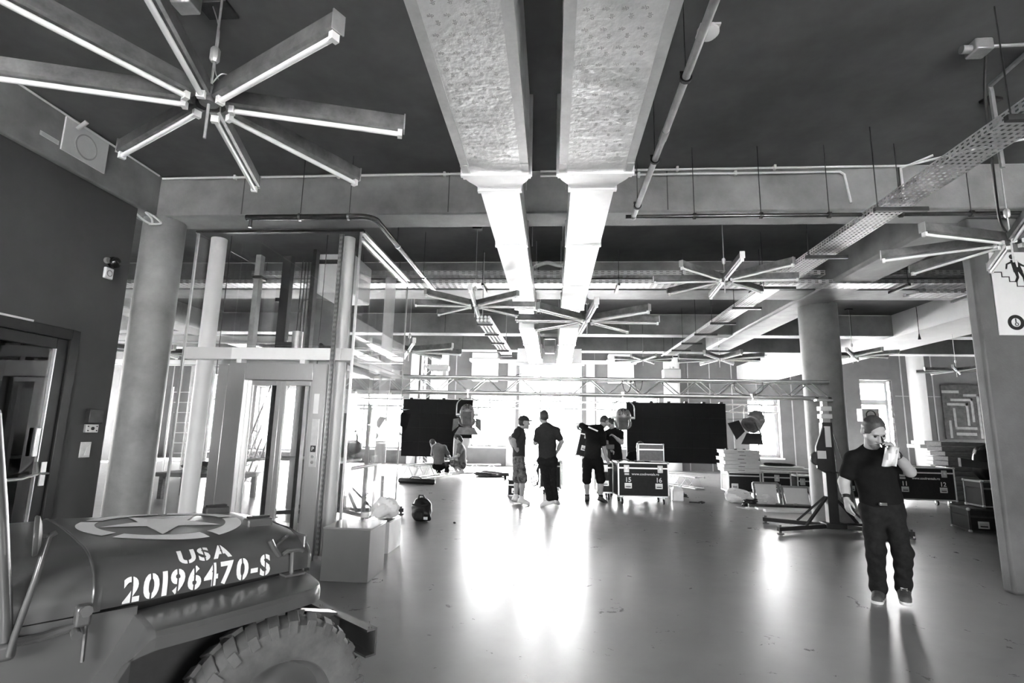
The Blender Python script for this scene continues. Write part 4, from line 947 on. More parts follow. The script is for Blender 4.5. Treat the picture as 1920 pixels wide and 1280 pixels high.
# side fittings near the windscreen
JB(MB().box(-.605, -.565, .6, .64, .80, .86), 'side_catch', M_JEEP, bevel=.008)
JB(MB().cyl((-.585, .64, .845), (-.585, .665, .85), .016, n=10), 'catch_knob', M_JEEP); JB(MB().cyl((-.6, .63, .79), (-.6, .66, .785), .013, n=10), 'catch_knob', M_JEEP)
JB(MB().bar((-.575, .63, .81), (-.572, .632, .70), .012, .006), 'catch_strap', M_JEEP)
JB(MB().tube([(-.6, .615, .8), (-.68, .62, .79), (-.74, .64, .795)], .012, 8), 'hinge_rod', M_JEEP)
JB(MB().tube([(-.745, .66, .77), (-.74, .665, .82), (-.715, .662, .96), (-.70, .66, 1.075), (-.685, .655, 1.085)], .0085, 10), 'mirror_arm', M_JEEP)
mc = Vector((-.728, .672, 1.083)); md = Vector((-.75, -.10, -.05)).normalized()
mr = JB(MB().lathe([(.0, -.012), (.03, -.01), (.052, -.004), (.056, .003), (.056, .006), (.052, .008)], mc, md, n=28, caps=False), 'mirror', M_JEEP)
JB(MB().lathe([(.0, .0065), (.052, .0065)], mc, md, n=28, caps=False), 'mirror_glass', M_CHROME, mr)
JB(MB().cyl((-.69, .64, 1.078), (-.712, .672, 1.08), .006, n=8), 'mirror_pivot', M_JEEP, mr)
JB(MB().box(-.78, -.73, .6, .66, .755, .8), 'windscreen_hinge', M_JEEP, bevel=.01)
for s in (1, -1): JB(MB().tube([(-.755, s*.625, .78), (-.765, s*.615, .87), (-.785, s*.6, 1.0), (-.81, s*.6, 1.15), (-.86, s*.6, 1.42)], .02, 10), 'windscreen_post', M_JEEP)
JB(MB().tube([(-.86, -.6, 1.42), (-.86, .6, 1.42)], .02, 10), 'windscreen_rail', M_JEEP)
JB(MB().hexa([(-.79, -.585, 1.0), (-.785, -.585, 1.0), (-.785, .585, 1.0), (-.79, .585, 1.0), (-.865, -.585, 1.41), (-.86, -.585, 1.41), (-.86, .585, 1.41), (-.865, .585, 1.41)]), 'windscreen_glass', G_CLEAR)
sw = V(-1.2, -.3, .98); JB(MB().tube([sw+V(.08*math.sin(a)*.5, .19*math.cos(a), .17*math.sin(a)) for a in [k*math.pi/12 for k in range(24)]], .012, 8, closed=True), 'steering_wheel', M_BLACK)
JB(MB().cyl((-.95, -.3, .85), sw, .018, n=8), 'steering_column', M_JEEPD)
# ================================================================== PEOPLE
def npv(p): return np.array([float(p[0]), float(p[1]), float(p[2])])
def cone(a, b, ra, rb, k=.03, fl=None, fs=1.0): return ('c', npv(a), npv(b), ra, rb, k, None if fl is None else npv(fl), fs)
def ell(c, r, ax=None, k=.03):
    A = np.eye(3) if ax is None else np.array([npv(v) for v in ax]); ln = np.linalg.norm(A, axis=1)
    return ('e', npv(c), np.array(r, float)*ln, A/ln[:, None], k)
def sdf_mesh(prims, h, clips=(), wob=0.0, subs=(), wf=38.0):
    lo = np.full(3, 1e9); hi = -lo
    for p in prims:
        if p[0] == 'c':
            r = max(p[3], p[4]); a = np.minimum(p[1], p[2])-r; b = np.maximum(p[1], p[2])+r
        else: r = p[2].max(); a = p[1]-r; b = p[1]+r
        lo = np.minimum(lo, a); hi = np.maximum(hi, b)
    lo = lo-.05; n = np.ceil((hi+.05-lo)/h).astype(int)+1
    X = [lo[i]+h*np.arange(n[i]) for i in range(3)]; Fd = np.full(n, 1.0)
    def ev(p, sl):
        g = np.stack(np.meshgrid(X[0][sl[0]], X[1][sl[1]], X[2][sl[2]], indexing='ij'), -1)
        if p[0] == 'c':
            _, a, b, ra, rb, k, fl, fs = p; ba = b-a; q = g-a
            t = np.clip((q@ba)/max(ba@ba, 1e-9), 0, 1); d = q-t[..., None]*ba
            if fl is not None: d = d+(fs-1)*(d@fl)[..., None]*fl
            return np.sqrt((d*d).sum(-1))-(ra+(rb-ra)*t)
        _, c, r, A, k = p; q = (g-c)@A.T; k0 = np.sqrt(((q/r)**2).sum(-1)); k1 = np.sqrt(((q/r**2)**2).sum(-1))+1e-9
        return k0*(k0-1)/k1
    def rng(p, m):
        if p[0] == 'c':
            r = max(p[3], p[4])+m; a = np.minimum(p[1], p[2])-r; b = np.maximum(p[1], p[2])+r
        else: r = p[2].max()+m; a = p[1]-r; b = p[1]+r
        i0 = np.clip(np.floor((a-lo)/h).astype(int), 0, n-1); i1 = np.clip(np.ceil((b-lo)/h).astype(int)+1, 1, n)
        return tuple(slice(i0[i], i1[i]) for i in range(3))
    for p in prims:
        k = p[5] if p[0] == 'c' else p[4]; sl = rng(p, .05+k); d = ev(p, sl); f = Fd[sl]
        hh = np.clip(.5+.5*(f-d)/k, 0, 1); Fd[sl] = f*(1-hh)+d*hh-k*hh*(1-hh)
    if wob:
        x, y, z = np.meshgrid(*X, indexing='ij', sparse=True)
        Fd = Fd+wob*(np.sin(wf*z+9*x+3*np.sin(14*y))*.6+np.sin(.6*wf*(x+y)+22*z)*.4)
    for p in subs:
        sl = rng(p, .02); Fd[sl] = np.maximum(Fd[sl], -ev(p, sl))
    for pt, nr in clips:
        x, y, z = np.meshgrid(*X, indexing='ij', sparse=True); pt = npv(pt); nr = npv(nr)
        Fd = np.maximum(Fd, (x-pt[0])*nr[0]+(y-pt[1])*nr[1]+(z-pt[2])*nr[2])
    S_ = Fd < 0; m = np.array(n)-1
    cnt = np.zeros(m); acc = np.zeros(tuple(m)+(3,)); cor = [(i, j, k) for i in (0, 1) for j in (0, 1) for k in (0, 1)]
    cut = lambda A, c: A[c[0]:c[0]+m[0], c[1]:c[1]+m[1], c[2]:c[2]+m[2]]
    for a in cor:
        for ax in range(3):
            if a[ax] == 0:
                b = list(a); b[ax] = 1; fa, fb = cut(Fd, a), cut(Fd, b); x = (cut(S_, a) != cut(S_, b))
                t = np.where(x, fa/np.where(x, fa-fb, 1), 0); cnt += x
                for q in range(3): acc[..., q] += x*(a[q]+(t if q == ax else 0))
    act = cnt > 0; idx = -np.ones(tuple(m), int); idx[act] = np.arange(act.sum())
    ii = np.argwhere(act); verts = lo+h*(ii+acc[act]/cnt[act][:, None]); faces = []
    for ax in range(3):
        o1, o2 = (ax+1) % 3, (ax+2) % 3
        sa = [slice(None)]*3; sb = [slice(None)]*3; sa[ax] = slice(0, -1); sb[ax] = slice(1, None)
        e = np.argwhere(S_[tuple(sa)] != S_[tuple(sb)]); e = e[(e[:, o1] > 0) & (e[:, o2] > 0) & (e[:, o1] < m[o1]) & (e[:, o2] < m[o2])]
        u = np.zeros(3, int); u[o1] = 1; w = np.zeros(3, int); w[o2] = 1
        q = np.stack([idx[tuple((e-u-w).T)], idx[tuple((e-w).T)], idx[tuple(e.T)], idx[tuple((e-u).T)]], 1)
        fl = ~S_[tuple(e.T)]; q[fl] = q[fl][:, ::-1]; faces.append(q[(q >= 0).all(1)])
    return verts, np.concatenate(faces)
def mesh_of(name, pieces, m):
    vs = []; fs = []; o = 0
    for v, f in pieces: vs.append(v); fs.append(f+o); o += len(v)
    me = bpy.data.meshes.new(name); me.from_pydata(np.concatenate(vs).tolist(), [], np.concatenate(fs).tolist()); me.materials.append(m); me.shade_smooth(); return me
def nrm(v): v = np.asarray(v, float); return v/np.linalg.norm(v)
def hand_prims(w, tip, n, side, curl):
    w = npv(w); d = nrm(npv(tip)-w); n = nrm(npv(n)-d*(npv(n)@d)); s = np.cross(d, n)*side; P = []
    P.append(cone(w-d*.02, w+d*.03, .025, .028, .012, n, 1.25)); P.append(cone(w+d*.02, w+d*.075, .031, .036, .015, n, 1.9))
    for i, ln in enumerate((.066, .074, .069, .054)):
        b = w+d*(.088-.004*abs(i-1))+s*(.029-.0195*i); c = curl*(1+.12*i)
        d1 = nrm(d*math.cos(c)+n*math.sin(c)+s*(.06-.04*i)); d2 = d*math.cos(2.1*c)+n*math.sin(2.1*c); d3 = d*math.cos(2.9*c)+n*math.sin(2.9*c)
        p1 = b+d1*ln*.48; p2 = p1+d2*ln*.32; p3 = p2+d3*ln*.24
        P += [cone(b-d*.03, b, .010, .0098, .006), cone(b, p1, .0098, .009, .004), cone(p1, p2, .009, .0082, .004), cone(p2, p3, .0082, .007, .004)]
    tb = w+d*.022+s*.024; t1 = tb+nrm(d*.75+s*.6+n*.25)*.042; t2 = t1+nrm(d*.95+s*.15+n*.35)*.034
    P += [cone(w+d*.01, tb, .018, .016, .012), cone(tb, t1, .014, .0115, .006), cone(t1, t2, .0112, .0085, .005)]
    return P
def person(label, J, fwd, h, shirt, pants, shoes, hair, seed=0, beard=False, fine=.0055, extra=None, loc=None, belly=0.0):
    g = {k: npv(v) for k, v in J.items() if k not in ('hf', 'hu', 'nL', 'nR', 'cL', 'cR')}
    fw = nrm(npv(fwd)); hf = nrm(npv(J['hf'])); hu = npv(J['hu']); hu = nrm(hu-hf*(hu@hf)); hr = np.cross(hf, hu); hf, hu, hr = hf*1.09, hu*1.09, hr*1.09
    base = loc if loc is not None else Vector(((g['aL']+g['aR'])/2*np.array([1, 1, 0])).tolist())
    t = thing('person', label, 'person', base)
    pel, che, nek, hd = g['pel'], g['che'], g['nek'], g['hd']; mid = (pel+che)/2
    def torso(p):
        L_ = [cone(pel, mid, .15+p, .138+p+belly, .04, fw, 1.38), cone(mid, che, .138+p+belly, .155+p, .04, fw, 1.4), cone(che, nek*.75+che*.25, .15+p, .085+p, .05, fw, 1.25)]
        L_ += [cone(che+(g['s'+q]-che)*.45, g['s'+q], .085+p, .045+p, .05) for q in 'LR']+[cone(nek, g['s'+q], .045+p, .04+p, .04) for q in 'LR']
        return L_
    def pelvis(p): return [cone(g['pL'], g['pR'], .085+p, .085+p, .05), cone(pel, (g['pL']+g['pR'])/2, .138+p, .125+p, .05, fw, 1.3)]
    # ---- skin
    P = torso(0)+pelvis(0)+[cone(nek-(hd-nek)*.2, hd-hu*.05, .058, .054, .02)]
    for q in 'LR':
        P += [cone(g['s'+q], g['e'+q], .054, .046, .03), cone(g['e'+q], g['e'+q]*.45+g['w'+q]*.55, .047, .041, .02), cone(g['e'+q]*.6+g['w'+q]*.4, g['w'+q], .039, .026, .02)]
        kn = g['k'+q]; an = g['a'+q]; P += [cone(g['p'+q], kn, .082, .056, .03), cone(kn, kn*.62+an*.38, .052, .056, .03), cone(kn*.62+an*.38, an, .055, .036, .03)]
    hp = [ell(hd+hu*.02, (.076, .096, .106), (hr, hf, hu), .02), ell(hd+hf*.03-hu*.055, (.057, .068, .062), (hr, hf, hu), .03), ell(hd+hf*.076-hu*.10, (.026, .022, .02), (hr, hf, hu), .025),
          cone(hd+hf*.094+hu*.012, hd+hf*.112-hu*.03, .009, .0135, .012), cone(hd+hf*.1-hu*.032-hr*.01, hd+hf*.1-hu*.032+hr*.01, .011, .011, .008),
          cone(hd+hf*.085+hu*.03-hr*.04, hd+hf*.085+hu*.03+hr*.04, .014, .014, .014), cone(hd+hf*.092-hu*.068-hr*.018, hd+hf*.092-hu*.068+hr*.018, .008, .008, .008),
          cone(nek*.5+hd*.5-hu*.03, hd-hu*.05, .054, .05, .02)]
    for s in (-1, 1): hp += [ell(hd+hr*s*.079-hf*.008-hu*.005, (.012, .022, .033), (hr, hf, hu), .006), ell(hd+hr*s*.045+hf*.06-hu*.025, (.028, .03, .028), (hr, hf, hu), .03)]
    sock = [ell(hd+hr*s*.033+hf*.098+hu*.008, (.016, .014, .009), (hr, hf, hu)) for s in (-1, 1)]
    pieces = [sdf_mesh(P, h), sdf_mesh(hp, fine, subs=sock)]
    for q, sd in (('L', 1), ('R', -1)):
        pieces.append(sdf_mesh(hand_prims(g['w'+q], g['f'+q], J.get('n'+q, -fw), sd*-1, J.get('c'+q, .45)), .0045 if fine < .005 else .006))
    link('body', mesh_of('body', pieces, M_SKIN), t)
    for s in (-1, 1):
        e = MB().sphere(hd+hr*s*.033+hf*.086+hu*.008, .0125, 10, 8).build('eye', M_BLACKG, t)
        MB().tube([hd+hr*s*.018+hf*.103+hu*.026, hd+hr*s*.035+hf*.102+hu*.031, hd+hr*s*.052+hf*.092+hu*.026], .0032, 6).build('eyebrow', M_HAIR, t)
    MB().tube([hd-hr*.024+hf*.094-hu*.066, hd+hf*.103-hu*.067, hd+hr*.024+hf*.094-hu*.066], .0035, 6).build('mouth', M_HAIR, t)
    # ---- shirt
    sm, sl = shirt[0], shirt[1]; Q = torso(.02)+[cone(pel, mid, .165, .158+belly, .04, fw, 1.38)]
    for q in 'LR': Q += [cone(g['s'+q], g['s'+q]*(1-sl)+g['e'+q]*sl, .066, .068, .03)]
    hem = pel-(che-pel)/np.linalg.norm(che-pel)*shirt[2]; Q.append(cone(pel, hem+(hem-pel)*.3, .16, .158, .03, fw, 1.35))
    cl = [(hem, -(che-pel)), (nek+(hd-nek)*.22, hd-nek)]
    for q in 'LR':
        e_ = g['s'+q]*(1-sl)+g['e'+q]*sl
    v, f = sdf_mesh(Q, h, clips=[(c[0], nrm(c[1])) for c in cl], wob=.0045)
    link('shirt', mesh_of('shirt', [(v, f)], sm), t)
    # ---- trousers or shorts
    pm, end = pants; Q = pelvis(.022); cl = []
    for q in 'LR':
        kn, an = g['k'+q], g['a'+q]
        if end == 'ankle': Q += [cone(g['p'+q], kn, .098, .075, .03), cone(kn, an+(kn-an)*.1, .078, .064, .03), cone(an+(kn-an)*.2, an+(kn-an)*.02, .064, .068, .02)]
        else: Q += [cone(g['p'+q], kn+(g['p'+q]-kn)*.0, .112, .096, .03), cone(kn, kn+(an-kn)*.04, .094, .094, .02)]
    v, f = sdf_mesh(Q, h, clips=[(pel+(che-pel)*.28, nrm(che-pel))], wob=.006, wf=55)
    link('trousers' if end == 'ankle' else 'shorts', mesh_of('trousers', [(v, f)], pm), t)
    # ---- shoes
    for q in 'LR':
        an, to = g['a'+q], g['t'+q]; d = nrm(to-an); heel = an-np.array([0, 0, .0])
        fd = to-an; up = np.array([0, 0, 1.0]); fd2 = nrm(fd-up*(fd@up)*.0)
        so = to-np.array([0, 0, 0]); sole_n = nrm(np.cross(np.cross(fd2, up), fd2)) if abs(fd2[2]) > .6 else None
        hb = an-up*.06-nrm(fd*np.array([1, 1, 0]))*.035
        tp = to
        ax = nrm(tp-hb); sd = nrm(np.cross(ax, up)); un = np.cross(sd, ax)
        Q = [cone(hb+un*.02, tp-ax*.035+un*.005, .046, .044, .03), cone(an+un*.0, hb+un*.03+ax*.02, .042, .046, .03), cone(an-un*.02, tp-ax*.09+un*.02, .042, .036, .03)]
        bt = hb-un*.018
        v, f = sdf_mesh(Q, max(h*.7, .006), clips=[(bt, -un)])
        s_ = link('shoe', mesh_of('shoe', [(v, f)], shoes[0]), t)
        Q = [cone(hb, tp-ax*.035, .051, .048, .02)]
        v, f = sdf_mesh(Q, max(h*.7, .006), clips=[(bt-un*.006, -un), (bt+un*.022, un)])
        link('sole', mesh_of('sole', [(v, f)], shoes[1]), s_)
        if len(shoes) > 2:
            cap = ell(tp-ax*.045, (.048, .05, .034), (sd, ax, un), .01); v, f = sdf_mesh([cap], .006, clips=[(bt, -un)]); link('toe_cap', mesh_of('toe_cap', [(v, f)], M_SOLE), s_)
            for kk in range(4):
                c0 = tp-ax*(.09+kk*.022)+un*(.042+kk*.011); MB().bar(c0-sd*.024, c0+sd*.024, .008, .006, up=un).build('lace', M_SOLE, s_)
        if end != 'ankle' and len(shoes) < 3:
            k_ = g['k'+q]; MB().tube([an-(k_-an)*.05, an+(k_-an)*.12], [.048, .049], 14).build('sock', M_SHOEW if shoes[0] is M_SHOEW else M_TEE, t)
    # ---- hair
    hm, style = hair; up_ = hu*.02
    if style == 'cap':
        v, f = sdf_mesh([ell(hd+hu*.035-hf*.004, (.087, .107, .1), (hr, hf, hu), .01)], .008, clips=[(hd+hu*.035, nrm(-hu))]); link('cap', mesh_of('cap', [(v, f)], M_TEEG), t)
        v, f = sdf_mesh([ell(hd+hu*.045+hf*.1, (.07, .085, .012), (hr, hf, hu), .01)], .006); link('cap_brim', mesh_of('cap_brim', [(v, f)], M_TEEG), t)
        v, f = sdf_mesh([ell(hd+hu*.0-hf*.012, (.08, .094, .09), (hr, hf, hu), .01)], .008, clips=[(hd+hf*.0, nrm(hf-hu*.1)), (hd-hu*.06, nrm(-hu))]); link('hair', mesh_of('hair', [(v, f)], hm), t)
    else:
        Q = [ell(hd+hu*.026-hf*.006, (.081, .1, .107), (hr, hf, hu), .01)]
        if style == 'long': Q += [cone(hd-hf*.06-hu*.0, hd-hf*.075-hu*.11, .07, .05, .04)]
        if style == 'bun': Q += [ell(hd-hf*.11+hu*.05, (.035, .035, .035), (hr, hf, hu), .02)]
        cl = [(hd-hu*(.03 if style != 'long' else .12)-hf*.0, nrm(-hu+hf*.55))]
        v, f = sdf_mesh(Q, min(h*.7, .007), clips=cl, wob=.0022, wf=130, subs=[ell(hd+hf*.098-hu*.02, (.072, .074, .116), (hr, hf, hu))]); link('hair', mesh_of('hair', [(v, f)], hm), t)
    if beard:
        Q = [ell(hd+hf*.034-hu*.072, (.058, .07, .056), (hr, hf, hu), .02), ell(hd+hf*.078-hu*.106, (.028, .025, .025), (hr, hf, hu), .02)]
        v, f = sdf_mesh(Q, .005, clips=[(hd-hu*.08+hf*.09, nrm(hu-hf*.75)), ], subs=[ell(hd+hf*.105-hu*.066, (.022, .012, .008), (hr, hf, hu))], wob=.0015, wf=160); link('beard', mesh_of('beard', [(v, f)], M_BEARD), t)
    return t, g
A_ = atY
# --- the man walking towards us
y = 5.26
J = dict(pel=A_(1653, 940, y+.02), che=A_(1637, 880, y+.03), nek=A_(1633, 845, y+.0), hd=A_(1637, 807, y-.11), hf=(.04, -.8, -.6), hu=(-.04, -.6, .8),
         sL=A_(1667, 861, y-.01), eL=A_(1706, 884, y-.12), wL=A_(1681, 851, y-.24), fL=A_(1660, 814, y-.22), nL=(-.9, .35, -.1), cL=.5,
         sR=A_(1599, 860, y+.05), eR=A_(1582, 903, y+.08), wR=A_(1587, 934, y+.02), fR=A_(1592, 965, y-.02), nR=(.9, .1, 0), cR=.3,
         pL=A_(1671, 957, y+.0), kL=A_(1692, 1035, y-.12), aL=A_(1694, 1101, y-.02), tL=A_(1699, 1130, y-.22),
         pR=A_(1636, 957, y+.03), kR=A_(1642, 1035, y-.0), aR=A_(1647, 1106, y+.06), tR=A_(1644, 1128, y-.10))
WALK, g = person('bearded man in black T-shirt and dark jeans walking with a phone at his ear', J, (-.05, -1, 0), .0085, (M_TEE, .62, .03), (M_JEAN, 'ankle'), (M_SHOED, M_SOLE, 1), (M_HAIRL, 'short'), beard=True, fine=.0045)
w = g['wL']; dL = nrm(npv(J['fL'])-w)
ph = Vector((w+dL*.085+np.array([-.045, .02, 0])).tolist())
tag(MB().bar(ph-V(-.012, .0, .06), ph+V(-.02, .03, .07), .012, .06, up=(0, 1, 0)).build('phone', M_BLACKG, bevel=.004), 'dark phone pressed to the ear of the walking man', 'phone')
w0 = A_(1664, 836, y-.27)
n_ = 12; rg = [[(A_(lerp(1655, 1682, k/n_), yy+.7*math.sin(k*.6), y-.27+.03*math.sin(k*.7+r_)-.012*r_)) for k in range(n_+1)] for r_, yy in enumerate((838, 850, 862, 874))]
rg = [[Vector((p.x+(.02-.008*i), p.y, p.z)) for p in q] for i, q in enumerate(rg)]
pp = MB().loft(rg); o = pp.build('paper_sheets', M_PAPER); m_ = o.modifiers.new('thickness', 'SOLIDIFY'); m_.thickness = .006; tag(o, 'bundle of white paper sheets held under the phone hand of the walking man', 'paper')
for q, wr in (('L', 'wL'), ('R', 'wR')):
    w = Vector(g[wr].tolist()); e = Vector(g['e'+q].tolist()); d_ = (w-e).normalized()
    o = MB().lathe([(.031, -.016), (.035, -.012), (.035, .012), (.031, .016)], w-d_*.02, d_, n=20).build('wristwatch', M_BLACK)
    tag(o, 'dark watch on the %s wrist of the walking man' % ('raised' if q == 'L' else 'lowered'), 'watch')
bk = A_(1657, 945, y-.13); MB().box(bk.x-.03, bk.x+.03, bk.y-.004, bk.y+.02, bk.z-.014, bk.z+.014).build('belt_buckle', M_CHROME, WALK, bevel=.004)
# --- man in cap, hands at his back
y = 10.95
J = dict(pel=A_(973, 852, y), che=A_(974, 820, y), nek=A_(976, 804, y), hd=A_(982.5, 792, y), hf=(.97, .2, -.05), hu=(.03, 0, 1),
         sR=A_(970, 810, y-.19), eR=A_(962, 826, y-.28), wR=A_(967, 841, y-.2), fR=A_(973, 846, y-.14), nR=(0, 1, 0), sL=A_(976, 810, y+.19), eL=A_(957, 822, y+.26), wL=A_(962, 838, y+.17), fL=A_(970, 842, y+.12), nL=(0, -1, 0),
         pR=A_(973, 862, y-.09), kR=A_(980, 897, y-.09), aR=A_(978, 934, y-.1), tR=A_(993, 945, y-.1), pL=A_(972, 862, y+.09), kL=A_(970, 896, y+.08), aL=A_(967, 930, y+.08), tL=A_(980, 941, y+.14))
person('man in a cap, dark polo and camouflage shorts with hands on hips', J, (.97, .2, 0), .013, (M_TEEG, .6, .05), (M_CAMO, 'knee'), (M_SHOEW, M_SOLE), (M_HAIR, 'cap'), fine=.008)
# --- man in polo shirt, back to us
y = 10.7
J = dict(pel=A_(1026, 853, y), che=A_(1026, 815, y), nek=A_(1023, 796, y), hd=A_(1020, 782, y+.02), hf=(-.35, .93, -.05), hu=(0, 0, 1),
         sL=A_(1010, 807, y+.01), eL=A_(1004, 830, y+.05), wL=A_(1012, 826, y+.26), fL=A_(1022, 822, y+.3), nL=(.3, -.6, .6), sR=A_(1043, 807, y), eR=A_(1053, 828, y-.02), wR=A_(1044, 848, y+.1), fR=A_(1038, 858, y+.16), nR=(-.9, .3, 0),
         pL=A_(1017, 863, y), kL=A_(1024, 898, y-.02), aL=A_(1031, 936, y), tL=A_(1013, 948, y+.02), pR=A_(1036, 863, y), kR=A_(1036, 898, y+.02), aR=A_(1041, 935, y+.05), tR=A_(1047, 944, y+.22))
person('man in dark polo shirt and dark trousers standing with his back turned', J, (-.15, 1, 0), .013, (M_TEEG, .7, .07), (M_JEAN, 'ankle'), (M_SHOEW, M_SOLE), (M_HAIR, 'short'), fine=.008, belly=.01)
# --- man bending over the case
y = 11.7
J = dict(pel=A_(1111, 855, y), che=A_(1114, 817, y+.08), nek=A_(1126, 801, y+.14), hd=A_(1132, 790, y+.2), hf=(.55, .6, -.6), hu=(.4, .35, .85),
         sL=A_(1098, 802, y+.1), eL=A_(1088, 796, y+.3), wL=A_(1082, 797, y+.5), fL=A_(1086, 808, y+.5), nL=(.5, -.5, 0), sR=A_(1130, 815, y+.05), eR=A_(1132, 838, y+.08), wR=A_(1137, 858, y+.05), fR=A_(1141, 866, y+.03), nR=(-.5, .8, 0),
         pL=A_(1102, 865, y), kL=A_(1100, 899, y-.02), aL=A_(1101, 930, y), tL=A_(1100, 940, y+.22), pR=A_(1121, 865, y), kR=A_(1126, 898, y-.02), aR=A_(1127, 931, y-.04), tR=A_(1138, 943, y+.02))
BENT, gb = person('man in black T-shirt and black shorts bending over the cases, back turned', J, (.15, 1, 0), .013, (M_TEE, .7, .08), (M_TEE, 'knee'), (M_SHOED, M_BLACK), (M_HAIRL, 'short'), fine=.008)
a_, b_ = A_(1103, 800, y-.08), A_(1121, 808, y-.08); MB().bar(a_, b_, .004, .03, up=(-.4, 0, .9)).build('shirt_print', M_INKW, BENT)
# --- man in black behind him
y = 12.9
J = dict(pel=A_(1153, 858, y), che=A_(1151, 823, y-.04), nek=A_(1149, 804, y-.08), hd=A_(1146, 793, y-.12), hf=(-.6, -.5, -.6), hu=(-.35, -.3, .9),
         sL=A_(1138, 812, y-.1), eL=A_(1137, 832, y-.2), wL=A_(1144, 842, y-.3), fL=A_(1150, 846, y-.34), nL=(0, 0, -1), sR=A_(1164, 812, y+.02), eR=A_(1166, 830, y-.15), wR=A_(1152, 818, y-.3), fR=A_(1146, 814, y-.35), nR=(0, 0, -1),
         pL=A_(1144, 868, y), kL=A_(1144, 898, y), aL=A_(1144, 926, y), tL=A_(1142, 934, y-.2), pR=A_(1162, 868, y), kR=A_(1162, 898, y), aR=A_(1163, 926, y), tR=A_(1164, 934, y-.2))
person('man in black with dark hair facing the bending man, behind the cases', J, (-.4, -.9, 0), .013, (M_TEE, .55, .06), (M_TEE, 'ankle'), (M_SHOED, M_BLACK), (M_HAIR, 'short'), fine=.008)
# --- man crouching behind the numbered case
y = 13.0
J = dict(pel=A_(1196, 886, y), che=A_(1194, 862, y-.1), nek=A_(1197, 848, y-.18), hd=A_(1200, 838, y-.24), hf=(.3, -.7, -.6), hu=(.1, -.4, .9),
         sL=A_(1209, 855, y-.15), eL=A_(1213, 875, y-.25), wL=A_(1203, 884, y-.38), fL=A_(1196, 886, y-.4), nL=(0, 0, -1), sR=A_(1184, 852, y-.14), eR=A_(1175, 866, y-.22), wR=A_(1170, 882, y-.3), fR=A_(1168, 890, y-.33), nR=(1, 0, 0),
         pL=A_(1205, 893, y), kL=A_(1212, 890, y-.42), aL=A_(1211, 918, y-.12), tL=A_(1212, 926, y-.3), pR=A_(1187, 893, y), kR=A_(1180, 892, y-.42), aR=A_(1181, 918, y-.12), tR=A_(1180, 926, y-.3))
person('man crouching behind the numbered case, half hidden by the small open case', J, (0, -1, 0), .013, (M_TEE, .5, .05), (M_TEEG, 'ankle'), (M_SHOED, M_BLACK), (M_HAIR, 'short'), fine=.009)
# --- two men on the floor by the left screen
y = 16.3
J = dict(pel=A_(823, 869, y), che=A_(823, 845, y+.08), nek=A_(820, 835, y+.16), hd=A_(812, 831, y+.24), hf=(-.4, .7, -.6), hu=(-.5, .2, .8),
         sL=A_(812, 838, y+.1), eL=A_(810, 852, y+.2), wL=A_(817, 862, y+.4), fL=A_(822, 866, y+.5), nL=(0, 0, -1), sR=A_(833, 838, y+.1), eR=A_(840, 852, y+.15), wR=A_(845, 861, y+.35), fR=A_(846, 867, y+.42), nR=(-1, 0, 0),
         pL=A_(817, 873, y), kL=A_(818, 870, y+.45), aL=A_(823, 886, y+.35), tL=A_(824, 889, y+.55), pR=A_(830, 873, y), kR=A_(838, 868, y+.42), aR=A_(838, 885, y+.3), tR=A_(840, 888, y+.5))
person('man in dark grey shirt sitting on the silver floor truss, back turned', J, (0, 1, 0), .014, (M_GREYC, .9, .04), (M_TEE, 'ankle'), (M_SHOEW, M_SOLE), (M_HAIR, 'short'), fine=.009, loc=A_(823, 880, y))
y = 16.5
J = dict(pel=A_(867, 866, y), che=A_(865, 844, y), nek=A_(862, 832, y), hd=A_(858, 822, y), hf=(-.85, -.1, -.45), hu=(-.4, 0, .9),
         sR=A_(864, 838, y+.17), eR=A_(857, 853, y+.2), wR=A_(848, 858, y+.15), fR=A_(843, 858, y+.12), nR=(0, 0, -1), sL=A_(865, 838, y-.17), eL=A_(859, 854, y-.22), wL=A_(849, 858, y-.15), fL=A_(844, 859, y-.1), nL=(0, 0, -1),
         pR=A_(867, 871, y+.08), kR=A_(848, 866, y+.2), aR=A_(857, 884, y+.14), tR=A_(848, 888, y+.14), pL=A_(867, 871, y-.08), kL=A_(850, 869, y-.16), aL=A_(866, 882, y-.12), tL=A_(856, 888, y-.12))
person('man in grey shirt and patterned shorts squatting and facing left', J, (-1, 0, 0), .014, (M_GREYC, .6, .04), (M_CAMO, 'knee'), (M_SHOEW, M_SOLE), (M_HAIR, 'long'), fine=.009)
